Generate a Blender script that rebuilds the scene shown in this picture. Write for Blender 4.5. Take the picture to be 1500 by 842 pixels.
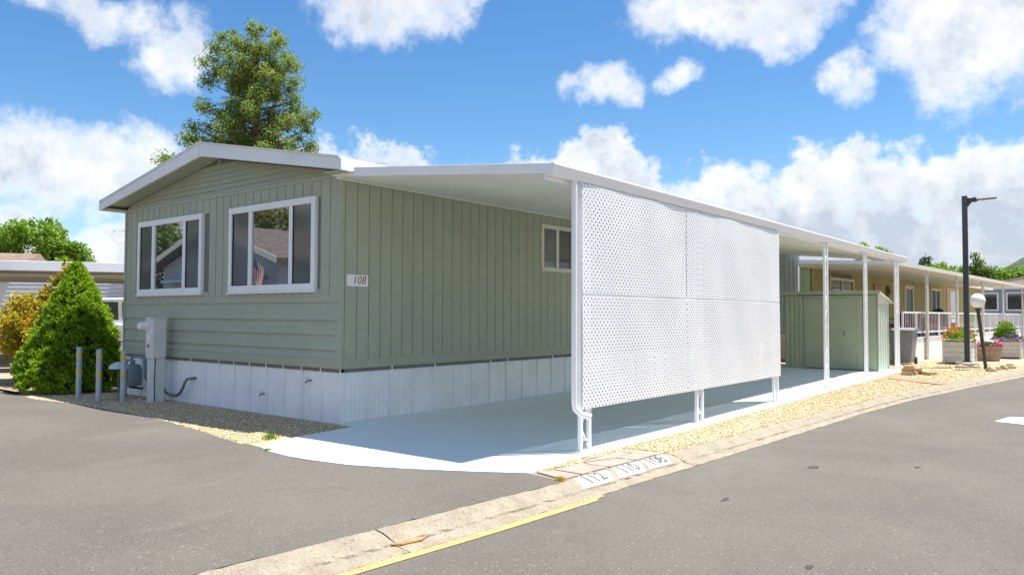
import bpy, bmesh, math, random
import numpy as np
from mathutils import Vector, Matrix
random.seed(7); RNG = np.random.default_rng(11)
for o in list(bpy.data.objects): bpy.data.objects.remove(o)
SC = bpy.context.scene
COL = SC.collection
rad = math.radians

# ------------------------------------------------------------------ camera
YAW, PITCH, ROLL, CAMH = rad(38.8), rad(2.03), rad(0.2), 1.5
cd = bpy.data.cameras.new('camera'); cam = bpy.data.objects.new('camera', cd); COL.objects.link(cam)
F = Vector((-math.sin(YAW)*math.cos(PITCH), math.cos(YAW)*math.cos(PITCH), math.sin(PITCH)))
R0 = Vector((math.cos(YAW), math.sin(YAW), 0)); U0 = R0.cross(F)
R1 = R0*math.cos(ROLL)+U0*math.sin(ROLL); U1 = U0*math.cos(ROLL)-R0*math.sin(ROLL)
cam.matrix_world = Matrix(((R1.x, U1.x, -F.x, 0), (R1.y, U1.y, -F.y, 0), (R1.z, U1.z, -F.z, CAMH), (0, 0, 0, 1)))
cd.sensor_width = 36; cd.lens = 36*1120/1500; cd.clip_end = 3000; cd.clip_start = 0.05
SC.camera = cam

# ------------------------------------------------------------------ world, sun, exposure
SUN = Vector((.205, .237, 1)).normalized()
w = bpy.data.worlds.new('World'); SC.world = w; w.use_nodes = True
NT = w.node_tree; NT.nodes.clear()
class NB:
    """tiny node builder"""
    def __init__(s, nt): s.nt = nt
    def n(s, typ, **kw):
        nd = s.nt.nodes.new(typ)
        for k, v in kw.items(): setattr(nd, k, v)
        return nd
    def put(s, sock, v):
        if isinstance(v, bpy.types.NodeSocket): s.nt.links.new(v, sock)
        else: sock.default_value = v
    def m(s, op, a, b=0.0, c=0.0, clamp=False):
        nd = s.n('ShaderNodeMath', operation=op, use_clamp=clamp)
        for i, v in enumerate((a, b, c)): s.put(nd.inputs[i], v)
        return nd.outputs[0]
    def vm(s, op, a, b=(0, 0, 0)):
        nd = s.n('ShaderNodeVectorMath', operation=op)
        s.put(nd.inputs[0], a); s.put(nd.inputs[1], b)
        return nd.outputs['Value'] if op in ('DOT_PRODUCT', 'LENGTH') else nd.outputs[0]
    def noise(s, vec, scale, detail=4, rough=.55, out='Fac'):
        nd = s.n('ShaderNodeTexNoise'); s.put(nd.inputs['Vector'], vec)
        nd.inputs['Scale'].default_value = scale; nd.inputs['Detail'].default_value = detail; nd.inputs['Roughness'].default_value = rough
        return nd.outputs[out]
    def ss(s, v, a, b):
        nd = s.n('ShaderNodeMapRange', interpolation_type='SMOOTHSTEP'); s.put(nd.inputs[0], v)
        nd.inputs[1].default_value = a; nd.inputs[2].default_value = b
        return nd.outputs[0]
    def mix(s, f, a, b):
        nd = s.n('ShaderNodeMix', data_type='RGBA'); s.put(nd.inputs[0], f)
        s.put(nd.inputs[6], a if isinstance(a, bpy.types.NodeSocket) else (*a, 1)[:4]); s.put(nd.inputs[7], b if isinstance(b, bpy.types.NodeSocket) else (*b, 1)[:4])
        return nd.outputs[2]
def build_world():
    b = NB(NT)
    sky = b.n('ShaderNodeTexSky', sky_type='NISHITA', sun_disc=False)
    sky.sun_elevation = math.asin(SUN.z); sky.sun_rotation = math.atan2(SUN.x, SUN.y)
    sky.air_density = 1.0; sky.dust_density = 0.3; sky.ozone_density = 2.5
    hs = b.n('ShaderNodeHueSaturation'); hs.inputs['Saturation'].default_value = 1.28; hs.inputs['Value'].default_value = .45; NT.links.new(sky.outputs[0], hs.inputs['Color'])
    skyc = hs.outputs[0]
    d = b.vm('NORMALIZE', b.n('ShaderNodeTexCoord').outputs['Generated'])
    rgt = b.vm('DOT_PRODUCT', d, (math.cos(YAW), math.sin(YAW), 0)); fwd = b.vm('DOT_PRODUCT', d, (-math.sin(YAW), math.cos(YAW), 0))
    az = b.m('MULTIPLY', b.m('ARCTAN2', rgt, fwd), 180/math.pi)
    sp = b.n('ShaderNodeSeparateXYZ'); NT.links.new(d, sp.inputs[0])
    el = b.m('MULTIPLY', b.m('ARCSINE', sp.outputs[2]), 180/math.pi)
    wx = b.m('MULTIPLY', b.m('SUBTRACT', b.noise(d, 9, 6), .5), 9.0)
    wy = b.m('MULTIPLY', b.m('SUBTRACT', b.noise(b.vm('ADD', d, (3.1, 1.7, 5.2)), 9, 6), .5), 6.5)
    azw = b.m('ADD', az, wx); elw = b.m('ADD', el, wy)
    fine = b.noise(d, 26, 9, .62); big = b.noise(b.vm('ADD', d, (7.3, 2.2, 1.1)), 5, 6, .6)
    blobs = [(-28.8, 19.4, 6, 1.5, .75), (-24.2, 17.4, 2.6, 2.4, .85), (-8.6, 22.4, 6.2, 2.9, 1), (-5.5, 22.5, 4, 1.5, .8), (15.8, 22.2, 8.5, 3.3, 1.15), (18.9, 19.9, 2.8, 1.8, .9),
             (31.0, 17.6, 5.8, 4.2, 1.25), (36.5, 18.5, 7, 5, 1.2), (23.2, 16.0, 1.7, 2.0, .85), (12.0, 17.0, 2.0, 1.1, .75), (6.8, 16.7, 2.2, 1.3, .72),
             (-31, 9.5, 9.5, 3.0, 1.1), (-34, 6, 3, 1, .7)]
    acc = None
    for a0, e0, rx, ry, wgt in blobs:
        dx = b.m('DIVIDE', b.m('SUBTRACT', azw, a0), rx*1.15); dy = b.m('DIVIDE', b.m('SUBTRACT', elw, e0), ry*1.15)
        r2 = b.m('ADD', b.m('MULTIPLY', dx, dx), b.m('MULTIPLY', dy, dy))
        v = b.m('MULTIPLY', b.m('SUBTRACT', 1.0, r2), wgt)
        acc = v if acc is None else b.m('MAXIMUM', acc, v)
    # low cumulus bank; its top height varies round the horizon
    fc = b.n('ShaderNodeFloatCurve'); cv = fc.mapping.curves[0]
    pts = [(-180, 11), (-120, 13), (-60, 10.5), (-36, 6), (-24, 6), (-20, 11), (-15.6, 12.6), (-11.2, 13.2), (-5.7, 11.2), (-3.1, 10.7), (-.6, 12.4), (2.5, 12.6), (6.1, 14.1), (9.7, 12.6), (11.9, 10.6), (15.1, 11.5),
           (18.4, 10.7), (21.1, 12.4), (26.3, 12.3), (29.5, 11.2), (32.2, 11.9), (40, 12), (80, 10), (130, 13), (180, 11)]
    while len(cv.points) < len(pts): cv.points.new(.5, .5)
    for p, (a, e) in zip(cv.points, pts): p.location = ((a+180)/360, e/20); p.handle_type = 'AUTO'
    fc.mapping.update()
    b.put(fc.inputs['Value'], b.m('DIVIDE', b.m('ADD', b.m('ADD', az, b.m('MULTIPLY', wx, .35)), 180), 360))
    top = b.m('MULTIPLY', fc.outputs[0], 20)
    lump = b.m('MULTIPLY', b.m('SUBTRACT', fine, .5), 5.0)
    bank = b.m('DIVIDE', b.m('SUBTRACT', b.m('ADD', top, lump), b.m('ADD', el, b.m('MULTIPLY', wy, .2))), 2.0)
    bank = b.m('MINIMUM', bank, 1.0)
    # scattered clouds out of view, cover thickened to brighten the ambient light
    scat = b.m('MULTIPLY', b.m('SUBTRACT', big, .50), 5.0)
    away = b.m('MAXIMUM', b.ss(b.m('ABSOLUTE', az), 38, 60), b.ss(el, 26, 38))
    scat = b.m('SUBTRACT', scat, b.m('MULTIPLY', b.m('SUBTRACT', 1.0, away), 2.5))
    den = b.m('ADD', b.m('MAXIMUM', b.m('MAXIMUM', acc, bank), scat), b.m('MULTIPLY', b.m('SUBTRACT', fine, .5), 2.1))
    mask = b.ss(den, -.12, 1.1)
    # cloud tone: thick cores and bases greyer, sunlit billows white
    up = b.noise(b.vm('ADD', d, (.02, .03, .09)), 12, 7, .6); here = b.noise(d, 12, 7, .6)
    sh = b.m('ADD', b.m('MULTIPLY', b.m('SUBTRACT', up, here), 3.0), .50)
    sh = b.m('MULTIPLY', sh, b.ss(den, .35, 1.3), clamp=True)
    low = b.m('MULTIPLY', b.ss(b.m('SUBTRACT', top, el), 2.5, 9.0), b.ss(b.m('ADD', b.noise(d, 7, 5, .6), b.m('MULTIPLY', b.ss(az, -10, 30), .12)), .40, .66))
    sh = b.m('ADD', sh, b.m('MULTIPLY', low, .75), clamp=True)
    cloud = b.mix(sh, (3.05, 3.07, 3.1), (1.65, 1.82, 2.12))
    col = b.mix(b.m('MULTIPLY', mask, .96), skyc, cloud)
    bg = b.n('ShaderNodeBackground'); NT.links.new(col, bg.inputs[0]); bg.inputs[1].default_value = 0.12
    out = b.n('ShaderNodeOutputWorld'); NT.links.new(bg.outputs[0], out.inputs[0])
build_world()
ld = bpy.data.lights.new('sun', 'SUN'); ld.energy = 3.0; ld.angle = rad(.53); ld.color = (1, .95, .87)
lo = bpy.data.objects.new('sun', ld); COL.objects.link(lo); lo.rotation_euler = SUN.to_track_quat('Z', 'Y').to_euler(); lo.location = (5, 8, 30)
vs = SC.view_settings; vs.view_transform = 'Standard'; vs.look = 'None'; vs.gamma = 1; vs.use_curve_mapping = False
vs.exposure = 1.62
SC.render.engine = 'CYCLES'
SC.cycles.max_bounces = 8; SC.cycles.diffuse_bounces = 5; SC.cycles.use_denoising = True

# ------------------------------------------------------------------ materials
MATS = {}
def mat(name, col, rough=.6, var=.08, vscale=3.0, bump=0.0, bscale=60.0, spec=.4, metal=0.0, island=0.0, extra=None):
    if name in MATS: return MATS[name]
    m = bpy.data.materials.new(name); m.use_nodes = True; nt = m.node_tree; b = NB(nt)
    p = nt.nodes['Principled BSDF']; p.inputs['Roughness'].default_value = rough; p.inputs['Metallic'].default_value = metal
    p.inputs['Specular IOR Level'].default_value = spec
    pos = b.n('ShaderNodeNewGeometry')
    P = pos.outputs['Position']
    c1 = tuple(max(0, x*(1-var)) for x in col); c2 = tuple(min(1, x*(1+var)) for x in col)
    c = b.mix(b.ss(b.noise(P, vscale, 6, .65), .3, .7), c1, c2)
    if island:
        i1 = tuple(x*(1-island) for x in (1, 1, 1)); i2 = tuple(x*(1+island*.6) for x in (1, 1, 1))
        mm = b.n('ShaderNodeMix', data_type='RGBA', blend_type='MULTIPLY'); mm.inputs[0].default_value = 1
        b.put(mm.inputs[6], c); b.put(mm.inputs[7], b.mix(pos.outputs['Random Per Island'], i1, i2)); c = mm.outputs[2]
    if extra: c = extra(b, P, c, p) or c
    nt.links.new(c, p.inputs['Base Color'])
    if bump:
        bp = b.n('ShaderNodeBump'); bp.inputs['Strength'].default_value = bump; bp.inputs['Distance'].default_value = .01
        b.put(bp.inputs['Height'], b.noise(P, bscale, 5, .6)); nt.links.new(bp.outputs[0], p.inputs['Normal'])
    MATS[name] = m
    return m
def stretch(b, P, v):
    return b.vm('MULTIPLY', P, v)
def ex_streaks(amount, scol, sc=(14, 14, .8)):
    def f(b, P, c, p):
        n = b.noise(stretch(b, P, sc), 1.0, 5, .6)
        return b.mix(b.m('MULTIPLY', b.ss(n, .58, .8), amount), c, scol)
    return f
def ex_asphalt(b, P, c, p):
    sp = b.noise(P, 170, 3, .7); c = b.mix(b.ss(sp, .52, .72), c, (.27, .25, .22))
    md = b.noise(P, 55, 3, .7); c = b.mix(b.m('MULTIPLY', b.ss(md, .5, .7), .35), c, (.21, .187, .155))
    dk = b.noise(P, 120, 2, .6); c = b.mix(b.m('MULTIPLY', b.ss(dk, .55, .75), .6), c, (.045, .045, .045))
    vv = b.n('ShaderNodeTexVoronoi'); b.put(vv.inputs['Vector'], P); vv.inputs['Scale'].default_value = 42; sc_ = b.n('ShaderNodeSeparateColor'); b.put(sc_.inputs[0], vv.outputs['Color'])
    dot = b.m('MULTIPLY', b.m('SUBTRACT', 1.0, b.ss(vv.outputs['Distance'], .12, .34)), b.ss(sc_.outputs[0], .80, .90)); c = b.mix(b.m('MULTIPLY', dot, .7), c, (.40, .37, .32))
    dot2 = b.m('MULTIPLY', b.m('SUBTRACT', 1.0, b.ss(vv.outputs['Distance'], .15, .4)), b.ss(sc_.outputs[1], .78, .9)); c = b.mix(b.m('MULTIPLY', dot2, .8), c, (.04, .038, .035))
    st = b.noise(stretch(b, P, (1.0, .35, 1)), 1.3, 6, .7); c = b.mix(b.m('MULTIPLY', b.ss(st, .55, .75), .30), c, (.22, .205, .18))
    bl = b.noise(P, .8, 5, .7); c = b.mix(b.m('MULTIPLY', b.ss(bl, .60, .72), .35), c, (.06, .06, .06))
    vo = b.n('ShaderNodeTexVoronoi', feature='DISTANCE_TO_EDGE'); b.put(vo.inputs['Vector'], b.vm('ADD', P, b.vm('MULTIPLY', b.noise(P, 2.5, 5, .6, 'Color'), (.8, .8, .8)))); vo.inputs['Scale'].default_value = .16
    cr = b.m('SUBTRACT', 1.0, b.ss(vo.outputs['Distance'], .0, .004)); return b.mix(b.m('MULTIPLY', cr, .12), c, (.035, .035, .035))
def ex_kerb(b, P, c, p):
    sp = b.noise(P, 60, 5, .75); c = b.mix(b.ss(sp, .5, .7), c, (.44, .385, .30))
    dk = b.noise(P, 42, 5, .75); c = b.mix(b.m('MULTIPLY', b.ss(dk, .55, .64), .85), c, (.15, .12, .085))
    st = b.noise(P, 4, 6, .7); return b.mix(b.m('MULTIPLY', b.ss(st, .5, .72), .55), c, (.22, .18, .12))
def ex_grav(b, P, c, p):
    n = b.n('ShaderNodeTexVoronoi'); b.put(n.inputs['Vector'], P); n.inputs['Scale'].default_value = 45
    sp = b.n('ShaderNodeSeparateColor'); b.put(sp.inputs[0], n.outputs['Color'])
    c = b.mix(sp.outputs[0], c, (.58, .48, .32)); return b.mix(b.ss(sp.outputs[1], .7, 1.0), c, (.30, .20, .11))
def ex_pebble(b, P, c, p):
    g = b.n('ShaderNodeNewGeometry').outputs['Random Per Island']
    cr = b.n('ShaderNodeValToRGB'); b.put(cr.inputs[0], g); e = cr.color_ramp.elements
    e[0].color = (.40, .27, .13, 1); e[1].color = (.80, .74, .62, 1)
    for x, cc in ((.12, (.52, .37, .18)), (.4, (.56, .43, .23)), (.7, (.60, .49, .31))):
        k = e.new(x); k.color = (*cc, 1)
    return b.mix(b.ss(b.noise(P, .9, 4), .5, .75), cr.outputs[0], b.mix(.5, cr.outputs[0], (.62, .42, .18)))
def ex_slab(b, P, c, p):
    st = b.noise(stretch(b, P, (3, .9, 1)), 2.2, 6, .7); c = b.mix(b.m('MULTIPLY', b.ss(st, .52, .75), .25), c, (.66, .74, .74))
    return b.mix(b.m('MULTIPLY', b.ss(b.noise(P, 26, 5, .7), .62, .75), .25), c, (.58, .64, .64))
def ex_chip(cc, amt=.8, sc=9, lo=.62):
    def f(b, P, c, p):
        return b.mix(b.m('MULTIPLY', b.ss(b.noise(P, sc, 7, .72), lo, lo+.08), amt), c, cc)
    return f
def ex_shingle(b, P, c, p):
    return b.mix(b.ss(b.noise(stretch(b, P, (5, 5, 30)), 1, 3), .4, .6), c, tuple([.10, .085, .075]))
SAGE = mat('sage_paint', (.385, .415, .315), .5, .05, 1.2, .06, 90, extra=ex_streaks(.4, (.32, .345, .265)))
SAGED = mat('sage_trim_paint', (.385, .42, .32), .5, .05, 2)
GROOVE = mat('groove_shade_paint', (.17, .19, .15), .7, .05)  # backing behind boards: wall paint darkened, groove shade put into the colour
WHITE = mat('white_paint', (.78, .79, .80), .45, .04, 2, extra=ex_streaks(.25, (.55, .54, .50), (6, 6, 1.5)))
FASCIA = mat('fascia_white_paint', (.82, .83, .84), .5, .05, 2, .08, 30, extra=ex_chip((.42, .36, .28), .8, 5, .66))
METALW = mat('white_enamel', (.86, .86, .86), .35, .03, 2)
VINYL = mat('white_vinyl', (.85, .86, .86), .35, .02)
CREAM = mat('cream_vinyl', (.72, .69, .56), .45, .03)
CEIL = mat('cream_ceiling_metal', (.80, .78, .68), .5, .05, .8)
SKIRT = mat('skirt_white_metal', (.90, .90, .90), .42, .05, 2, extra=ex_streaks(.55, (.60, .58, .54), (9, 9, 1.2)))
ROOFM = mat('roof_white_coating', (.74, .73, .70), .7, .1, 2, .2, 30, extra=ex_chip((.35, .25, .13), .7, 3, .66))
SLAB = mat('painted_slab', (.74, .845, .85), .45, .03, .8, .05, 40, extra=ex_slab)
ASPH = mat('asphalt', (.118, .106, .091), .9, .16, .45, .55, 190, extra=ex_asphalt)
KERB = mat('kerb_concrete', (.29, .25, .19), .9, .16, 5, .9, 45, extra=ex_kerb)
KERBT = mat('dirty_gutter_concrete', (.24, .20, .15), .9, .15, 3, .7, 60, extra=ex_kerb)
GRAV = mat('gravel_bed', (.40, .32, .20), .95, .15, 4, .9, 60, extra=ex_grav)
PEB = mat('pebbles', (.6, .46, .24), .85, .1, 3, extra=ex_pebble)
FLAG = mat('pink_flagstone', (.37, .285, .24), .85, .12, 6, .35, 50)
YEL = mat('yellow_road_paint', (.44, .32, .14), .8, .1, 5, .3, 120, extra=ex_chip((.26, .22, .16), .7, 30, .60))
WPAINT = mat('white_road_paint', (.80, .80, .79), .7, .04, 8, .2, 90, extra=ex_chip((.5, .46, .38), .6, 22, .66))
NUMG = mat('grey_stencil_paint', (.11, .115, .115), .7, .15, 25)
NUMR = mat('maroon_numeral', (.26, .06, .05), .5, .1, 20)
EARTH = mat('dry_earth', (.30, .24, .16), .95, .25, .5, .8, 18)
CONC = mat('grey_concrete', (.45, .43, .40), .85, .12, 4, .3, 50)
GALV = mat('galvanised_pipe', (.42, .46, .48), .45, .08, 12, metal=.25)
YBAND = mat('yellow_band', (.80, .50, .03), .5, .05)
PED = mat('meter_grey_enamel', (.68, .69, .66), .45, .05, 5, extra=ex_streaks(.3, (.42, .40, .36), (10, 10, 2)))
GASM = mat('gas_meter_grey', (.20, .25, .27), .5, .08, 8)
DARKP = mat('dark_conduit', (.16, .18, .19), .5, .1, 10)
BLACK = mat('black_rubber', (.02, .02, .02), .6, .1)
LAMPG = mat('charcoal_lamp_paint', (.045, .05, .056), .5, .1, 5)
SHED = mat('shed_sage_metal', (.35, .39, .27), .45, .05, 2, extra=ex_streaks(.2, (.32, .37, .29)))
SHEDR = mat('shed_pale_side', (.50, .57, .48), .4, .06, 3)
PALE = mat('pale_teal_metal', (.48, .57, .58), .5, .05, 2)
OLIVE = mat('olive_siding', (.40, .37, .14), .6, .06, 2)
OLIVEL = mat('light_green_siding', (.42, .52, .30), .6, .06, 2)
BLUEH = mat('slate_blue_siding', (.22, .30, .42), .6, .06, 2)
GREYH = mat('blue_grey_siding', (.50, .56, .64), .6, .06, 2)
TANR = mat('tan_roof', (.45, .38, .29), .8, .1, 2)
SHNG = mat('brown_shingles', (.20, .165, .145), .9, .2, 3, .5, 20, extra=ex_shingle)
WSIDE = mat('white_lap_siding', (.86, .86, .87), .5, .04, 2)
CARW = mat('white_car_paint', (.78, .79, .80), .2, .02, spec=.6)
TAIL = mat('red_lamp_plastic', (.45, .02, .02), .25, .05)
MAROON = mat('maroon_cushion', (.26, .02, .05), .8, .15, 8)
GREYP = mat('grey_plastic', (.22, .24, .26), .5, .06, 6)
GWOOD = mat('weathered_white_wood', (.62, .61, .57), .7, .1, 10, .2, 40)
BARREL = mat('barrel_oak', (.34, .22, .12), .7, .2, 14, .3, 60)
HOOP = mat('rust_hoop', (.30, .28, .26), .6, .2, 20)
BRICK = mat('tan_brick', (.50, .34, .18), .85, .15, 18, .4, 80)
REDB = mat('red_paver', (.48, .24, .16), .9, .15, 14, .4, 70)
ROCK = mat('tan_rock', (.42, .33, .22), .9, .2, 12, .5, 40)
SOIL = mat('potting_soil', (.06, .045, .03), .95, .2, 20)
WOODB = mat('brown_wood', (.26, .15, .08), .7, .2, 14)
BARK = mat('bark', (.17, .115, .075), .9, .25, 8, .8, 22)
STICK = mat('dry_palm_sheath', (.52, .24, .05), .7, .2, 25)
PEACH = mat('peach_panel', (.62, .42, .27), .6, .05)
GLOBE = mat('globe_white_glass', (.82, .82, .80), .25, .02)
BLK2 = mat('dark_sash', (.045, .05, .055), .5, .05)
FLB = mat('flag_blue', (.03, .04, .14), .8, .05); FLR = mat('flag_red', (.45, .05, .05), .8, .05); FLW = mat('flag_white', (.75, .72, .68), .8, .05)
HILL = mat('hill_woods', (.055, .085, .04), .95, .3, .02, extra=ex_chip((.16, .14, .06), .6, .012, .55))
def glass(name, base, ior, rough, var=.2):
    m = mat(name, base, rough, var, 1.5); m.node_tree.nodes['Principled BSDF'].inputs['IOR'].default_value = ior; m.node_tree.nodes['Principled BSDF'].inputs['Specular IOR Level'].default_value = .5
    return m
GLASS = glass('window_glass', (.03, .036, .042), 4.3, .012)
SCREEN = glass('screened_glass', (.075, .085, .092), 2.0, .09)
GLASS2 = glass('dark_window_glass', (.05, .055, .055), 1.8, .03)
def leafmat(name, c1, c2, c3=None, trans=.25):
    m = bpy.data.materials.new(name); m.use_nodes = True; nt = m.node_tree; b = NB(nt); p = nt.nodes['Principled BSDF']
    g = b.n('ShaderNodeNewGeometry'); cr = b.n('ShaderNodeValToRGB'); b.put(cr.inputs[0], g.outputs['Random Per Island'])
    e = cr.color_ramp.elements; e[0].color = (*c1, 1); e[1].color = (*c2, 1)
    if c3: k = e.new(.75); k.color = (*c2, 1); e[2].color = (*c3, 1)
    n = b.noise(g.outputs['Position'], 1.6, 3); mm = b.n('ShaderNodeMix', data_type='RGBA', blend_type='MULTIPLY'); mm.inputs[0].default_value = 1
    b.put(mm.inputs[6], cr.outputs[0]); b.put(mm.inputs[7], b.mix(b.ss(n, .3, .7), (.75, .8, .75), (1.2, 1.15, 1.0)))
    nt.links.new(mm.outputs[2], p.inputs['Base Color']); p.inputs['Roughness'].default_value = .6; p.inputs['Specular IOR Level'].default_value = .25
    tr = b.n('ShaderNodeBsdfTranslucent'); nt.links.new(mm.outputs[2], tr.inputs[0]); ms = b.n('ShaderNodeMixShader'); ms.inputs[0].default_value = trans
    nt.links.new(p.outputs[0], ms.inputs[1]); nt.links.new(tr.outputs[0], ms.inputs[2]); nt.links.new(ms.outputs[0], nt.nodes['Material Output'].inputs[0])
    return m
L_CON = leafmat('redwood_needles', (.105, .18, .04), (.25, .345, .078), (.40, .39, .12), .5)
L_SPR = leafmat('spruce_needles', (.15, .29, .02), (.34, .52, .03), (.48, .64, .06), .42)
L_AUT = leafmat('yellow_orange_leaves', (.26, .32, .03), (.60, .45, .04), (.65, .26, .03), .4)
L_GRN = leafmat('bright_green_leaves', (.09, .20, .02), (.24, .40, .04), (.34, .46, .07), .4)
L_DRK = leafmat('blue_green_needles', (.045, .085, .055), (.09, .15, .09))
L_MID = leafmat('mid_green_leaves', (.07, .13, .03), (.15, .24, .05), (.25, .30, .07), .35)
L_OLV = leafmat('olive_leaves', (.10, .125, .03), (.24, .26, .06), (.36, .33, .12), .35)
P_RED = leafmat('red_orange_petals', (.65, .05, .02), (.75, .20, .02)); P_PNK = leafmat('pink_petals', (.65, .05, .25), (.75, .20, .40)); P_PUR = leafmat('purple_petals', (.22, .08, .45), (.45, .20, .65))

# ------------------------------------------------------------------ mesh helpers
def g(y): return .0095*max(0.0, min(y, 40)-9.2)
ORG = {}
def org(o): return ORG.get(o.name, Vector((0, 0, 0)))
class MB:
    def __init__(s): s.v = []; s.f = []; s.mi = []
    def add(s, vs, fs):
        k = len(s.v); s.v += [tuple(p) for p in vs]; s.f += [tuple(i+k for i in f) for f in fs]; return s
    def box(s, x0, x1, y0, y1, z0, z1):
        return s.add([(x0, y0, z0), (x1, y0, z0), (x1, y1, z0), (x0, y1, z0), (x0, y0, z1), (x1, y0, z1), (x1, y1, z1), (x0, y1, z1)],
                     [(0, 3, 2, 1), (4, 5, 6, 7), (0, 1, 5, 4), (1, 2, 6, 5), (2, 3, 7, 6), (3, 0, 4, 7)])
    def prism(s, poly, a, b, axis='y'):
        """poly: 2-D points in the two other axes (y: xz, x: yz, z: xy)"""
        n = len(poly)
        def P(p, t): return {'y': (p[0], t, p[1]), 'x': (t, p[0], p[1]), 'z': (p[0], p[1], t)}[axis]
        vs = [P(p, a) for p in poly]+[P(p, b) for p in poly]
        return s.add(vs, [tuple(range(n))[::-1], tuple(range(n, 2*n))]+[(i, (i+1) % n, n+(i+1) % n, n+i) for i in range(n)])
    def tube(s, path, r, n=8, cap=True):
        path = [Vector(p) for p in path]; rs = r if isinstance(r, (list, tuple)) else [r]*len(path)
        k = len(s.v); up = None
        for i, p in enumerate(path):
            t = (path[min(i+1, len(path)-1)]-path[max(i-1, 0)]).normalized()
            if up is None: up = Vector((0, 0, 1)) if abs(t.z) < .9 else Vector((1, 0, 0))
            a = t.cross(up).normalized(); bb = a.cross(t).normalized(); up = bb
            for j in range(n):
                q = 2*math.pi*j/n; s.v.append(tuple(p+rs[i]*(a*math.cos(q)+bb*math.sin(q))))
        for i in range(len(path)-1):
            for j in range(n): s.f.append((k+i*n+j, k+i*n+(j+1) % n, k+(i+1)*n+(j+1) % n, k+(i+1)*n+j))
        if cap: s.f.append(tuple(k+j for j in range(n))[::-1]); s.f.append(tuple(k+(len(path)-1)*n+j for j in range(n)))
        return s
    def bar(s, p, q, wd, th=None, side=None):
        """square bar from p to q"""
        p, q = Vector(p), Vector(q); t = (q-p).normalized(); th = th or wd
        sd = Vector(side) if side else (Vector((0, 0, 1)) if abs(t.z) < .9 else Vector((1, 0, 0)))
        a = t.cross(sd).normalized()*wd/2; b2 = a.cross(t).normalized()*th/2
        vs = [p+a+b2, p-a+b2, p-a-b2, p+a-b2, q+a+b2, q-a+b2, q-a-b2, q+a-b2]
        return s.add(vs, [(0, 1, 2, 3), (7, 6, 5, 4), (0, 4, 5, 1), (1, 5, 6, 2), (2, 6, 7, 3), (3, 7, 4, 0)])
    def lathe(s, prof, c, n=20):
        k = len(s.v)
        for r, z in prof:
            for j in range(n): a = 2*math.pi*j/n; s.v.append((c[0]+r*math.cos(a), c[1]+r*math.sin(a), c[2]+z))
        for i in range(len(prof)-1):
            for j in range(n): s.f.append((k+i*n+j, k+i*n+(j+1) % n, k+(i+1)*n+(j+1) % n, k+(i+1)*n+j))
        s.f.append(tuple(k+j for j in range(n))[::-1]); s.f.append(tuple(k+(len(prof)-1)*n+j for j in range(n)))
        return s
    def mesh(s, name, origin=(0, 0, 0)):
        me = bpy.data.meshes.new(name); o = Vector(origin)
        me.from_pydata([tuple(Vector(p)-o) for p in s.v], [], s.f); me.update()
        bm = bmesh.new(); bm.from_mesh(me); bmesh.ops.recalc_face_normals(bm, faces=bm.faces); bm.to_mesh(me); bm.free()
        return me
    def build(s, name, m, parent=None, smooth=False, bevel=0.0):
        o = org(parent) if parent else Vector((0, 0, 0))
        me = s.mesh(name, o); me.materials.append(m)
        if smooth:
            me.polygons.foreach_set('use_smooth', [True]*len(me.polygons)); me.set_sharp_from_angle(angle=rad(40))
        ob = bpy.data.objects.new(name, me); COL.objects.link(ob)
        if parent: ob.parent = parent; ORG[ob.name] = o
        if bevel:
            md = ob.modifiers.new('bevel', 'BEVEL'); md.width = bevel; md.segments = 2; md.limit_method = 'ANGLE'
        return ob
def tag(o, label, cat, group=None):
    o['label'] = label; o['category'] = cat
    if group: o['group'] = group
    return o
def thing(name, loc, label, cat, group=None, rz=0.0, local=False):
    o = bpy.data.objects.new(name, None); COL.objects.link(o); o.location = loc; o.rotation_euler = (0, 0, rz); o.empty_display_size = .2
    ORG[o.name] = Vector((0, 0, 0)) if local else Vector(loc)
    return tag(o, label, cat, group)
def structure(o): o['kind'] = 'structure'; return o
def instance(name, me, loc, parent, rot=None, scale=None):
    """child sharing mesh data; loc in the parent's root coordinates"""
    ob = bpy.data.objects.new(name, me); COL.objects.link(ob); ob.parent = parent
    ob.location = Vector(loc)-org(parent)
    if rot: ob.rotation_euler = rot
    if scale: ob.scale = scale
    return ob
def copy_tree(o, loc=None, parent=None):
    c = o.copy(); COL.objects.link(c); c.parent = parent
    if loc is not None: c.location = loc
    for ch in list(o.children): copy_tree(ch, None, c)
    return c
def text_mesh(txt, size, m, shear=0.0, sx=1.0, offset=0.0, ext=.0015):
    cu = bpy.data.curves.new('numeral', 'FONT'); cu.body = txt; cu.size = size; cu.shear = shear; cu.align_x = 'CENTER'; cu.align_y = 'CENTER'; cu.extrude = ext; cu.offset = offset; cu.resolution_u = 4
    t = bpy.data.objects.new('numeral', cu); COL.objects.link(t)
    bpy.context.view_layer.update()
    me = bpy.data.meshes.new_from_object(t.evaluated_get(bpy.context.evaluated_depsgraph_get()))
    bpy.data.objects.remove(t); me.transform(Matrix.Diagonal((sx, 1, 1, 1))); me.materials.clear(); me.materials.append(m)
    return me
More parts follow.
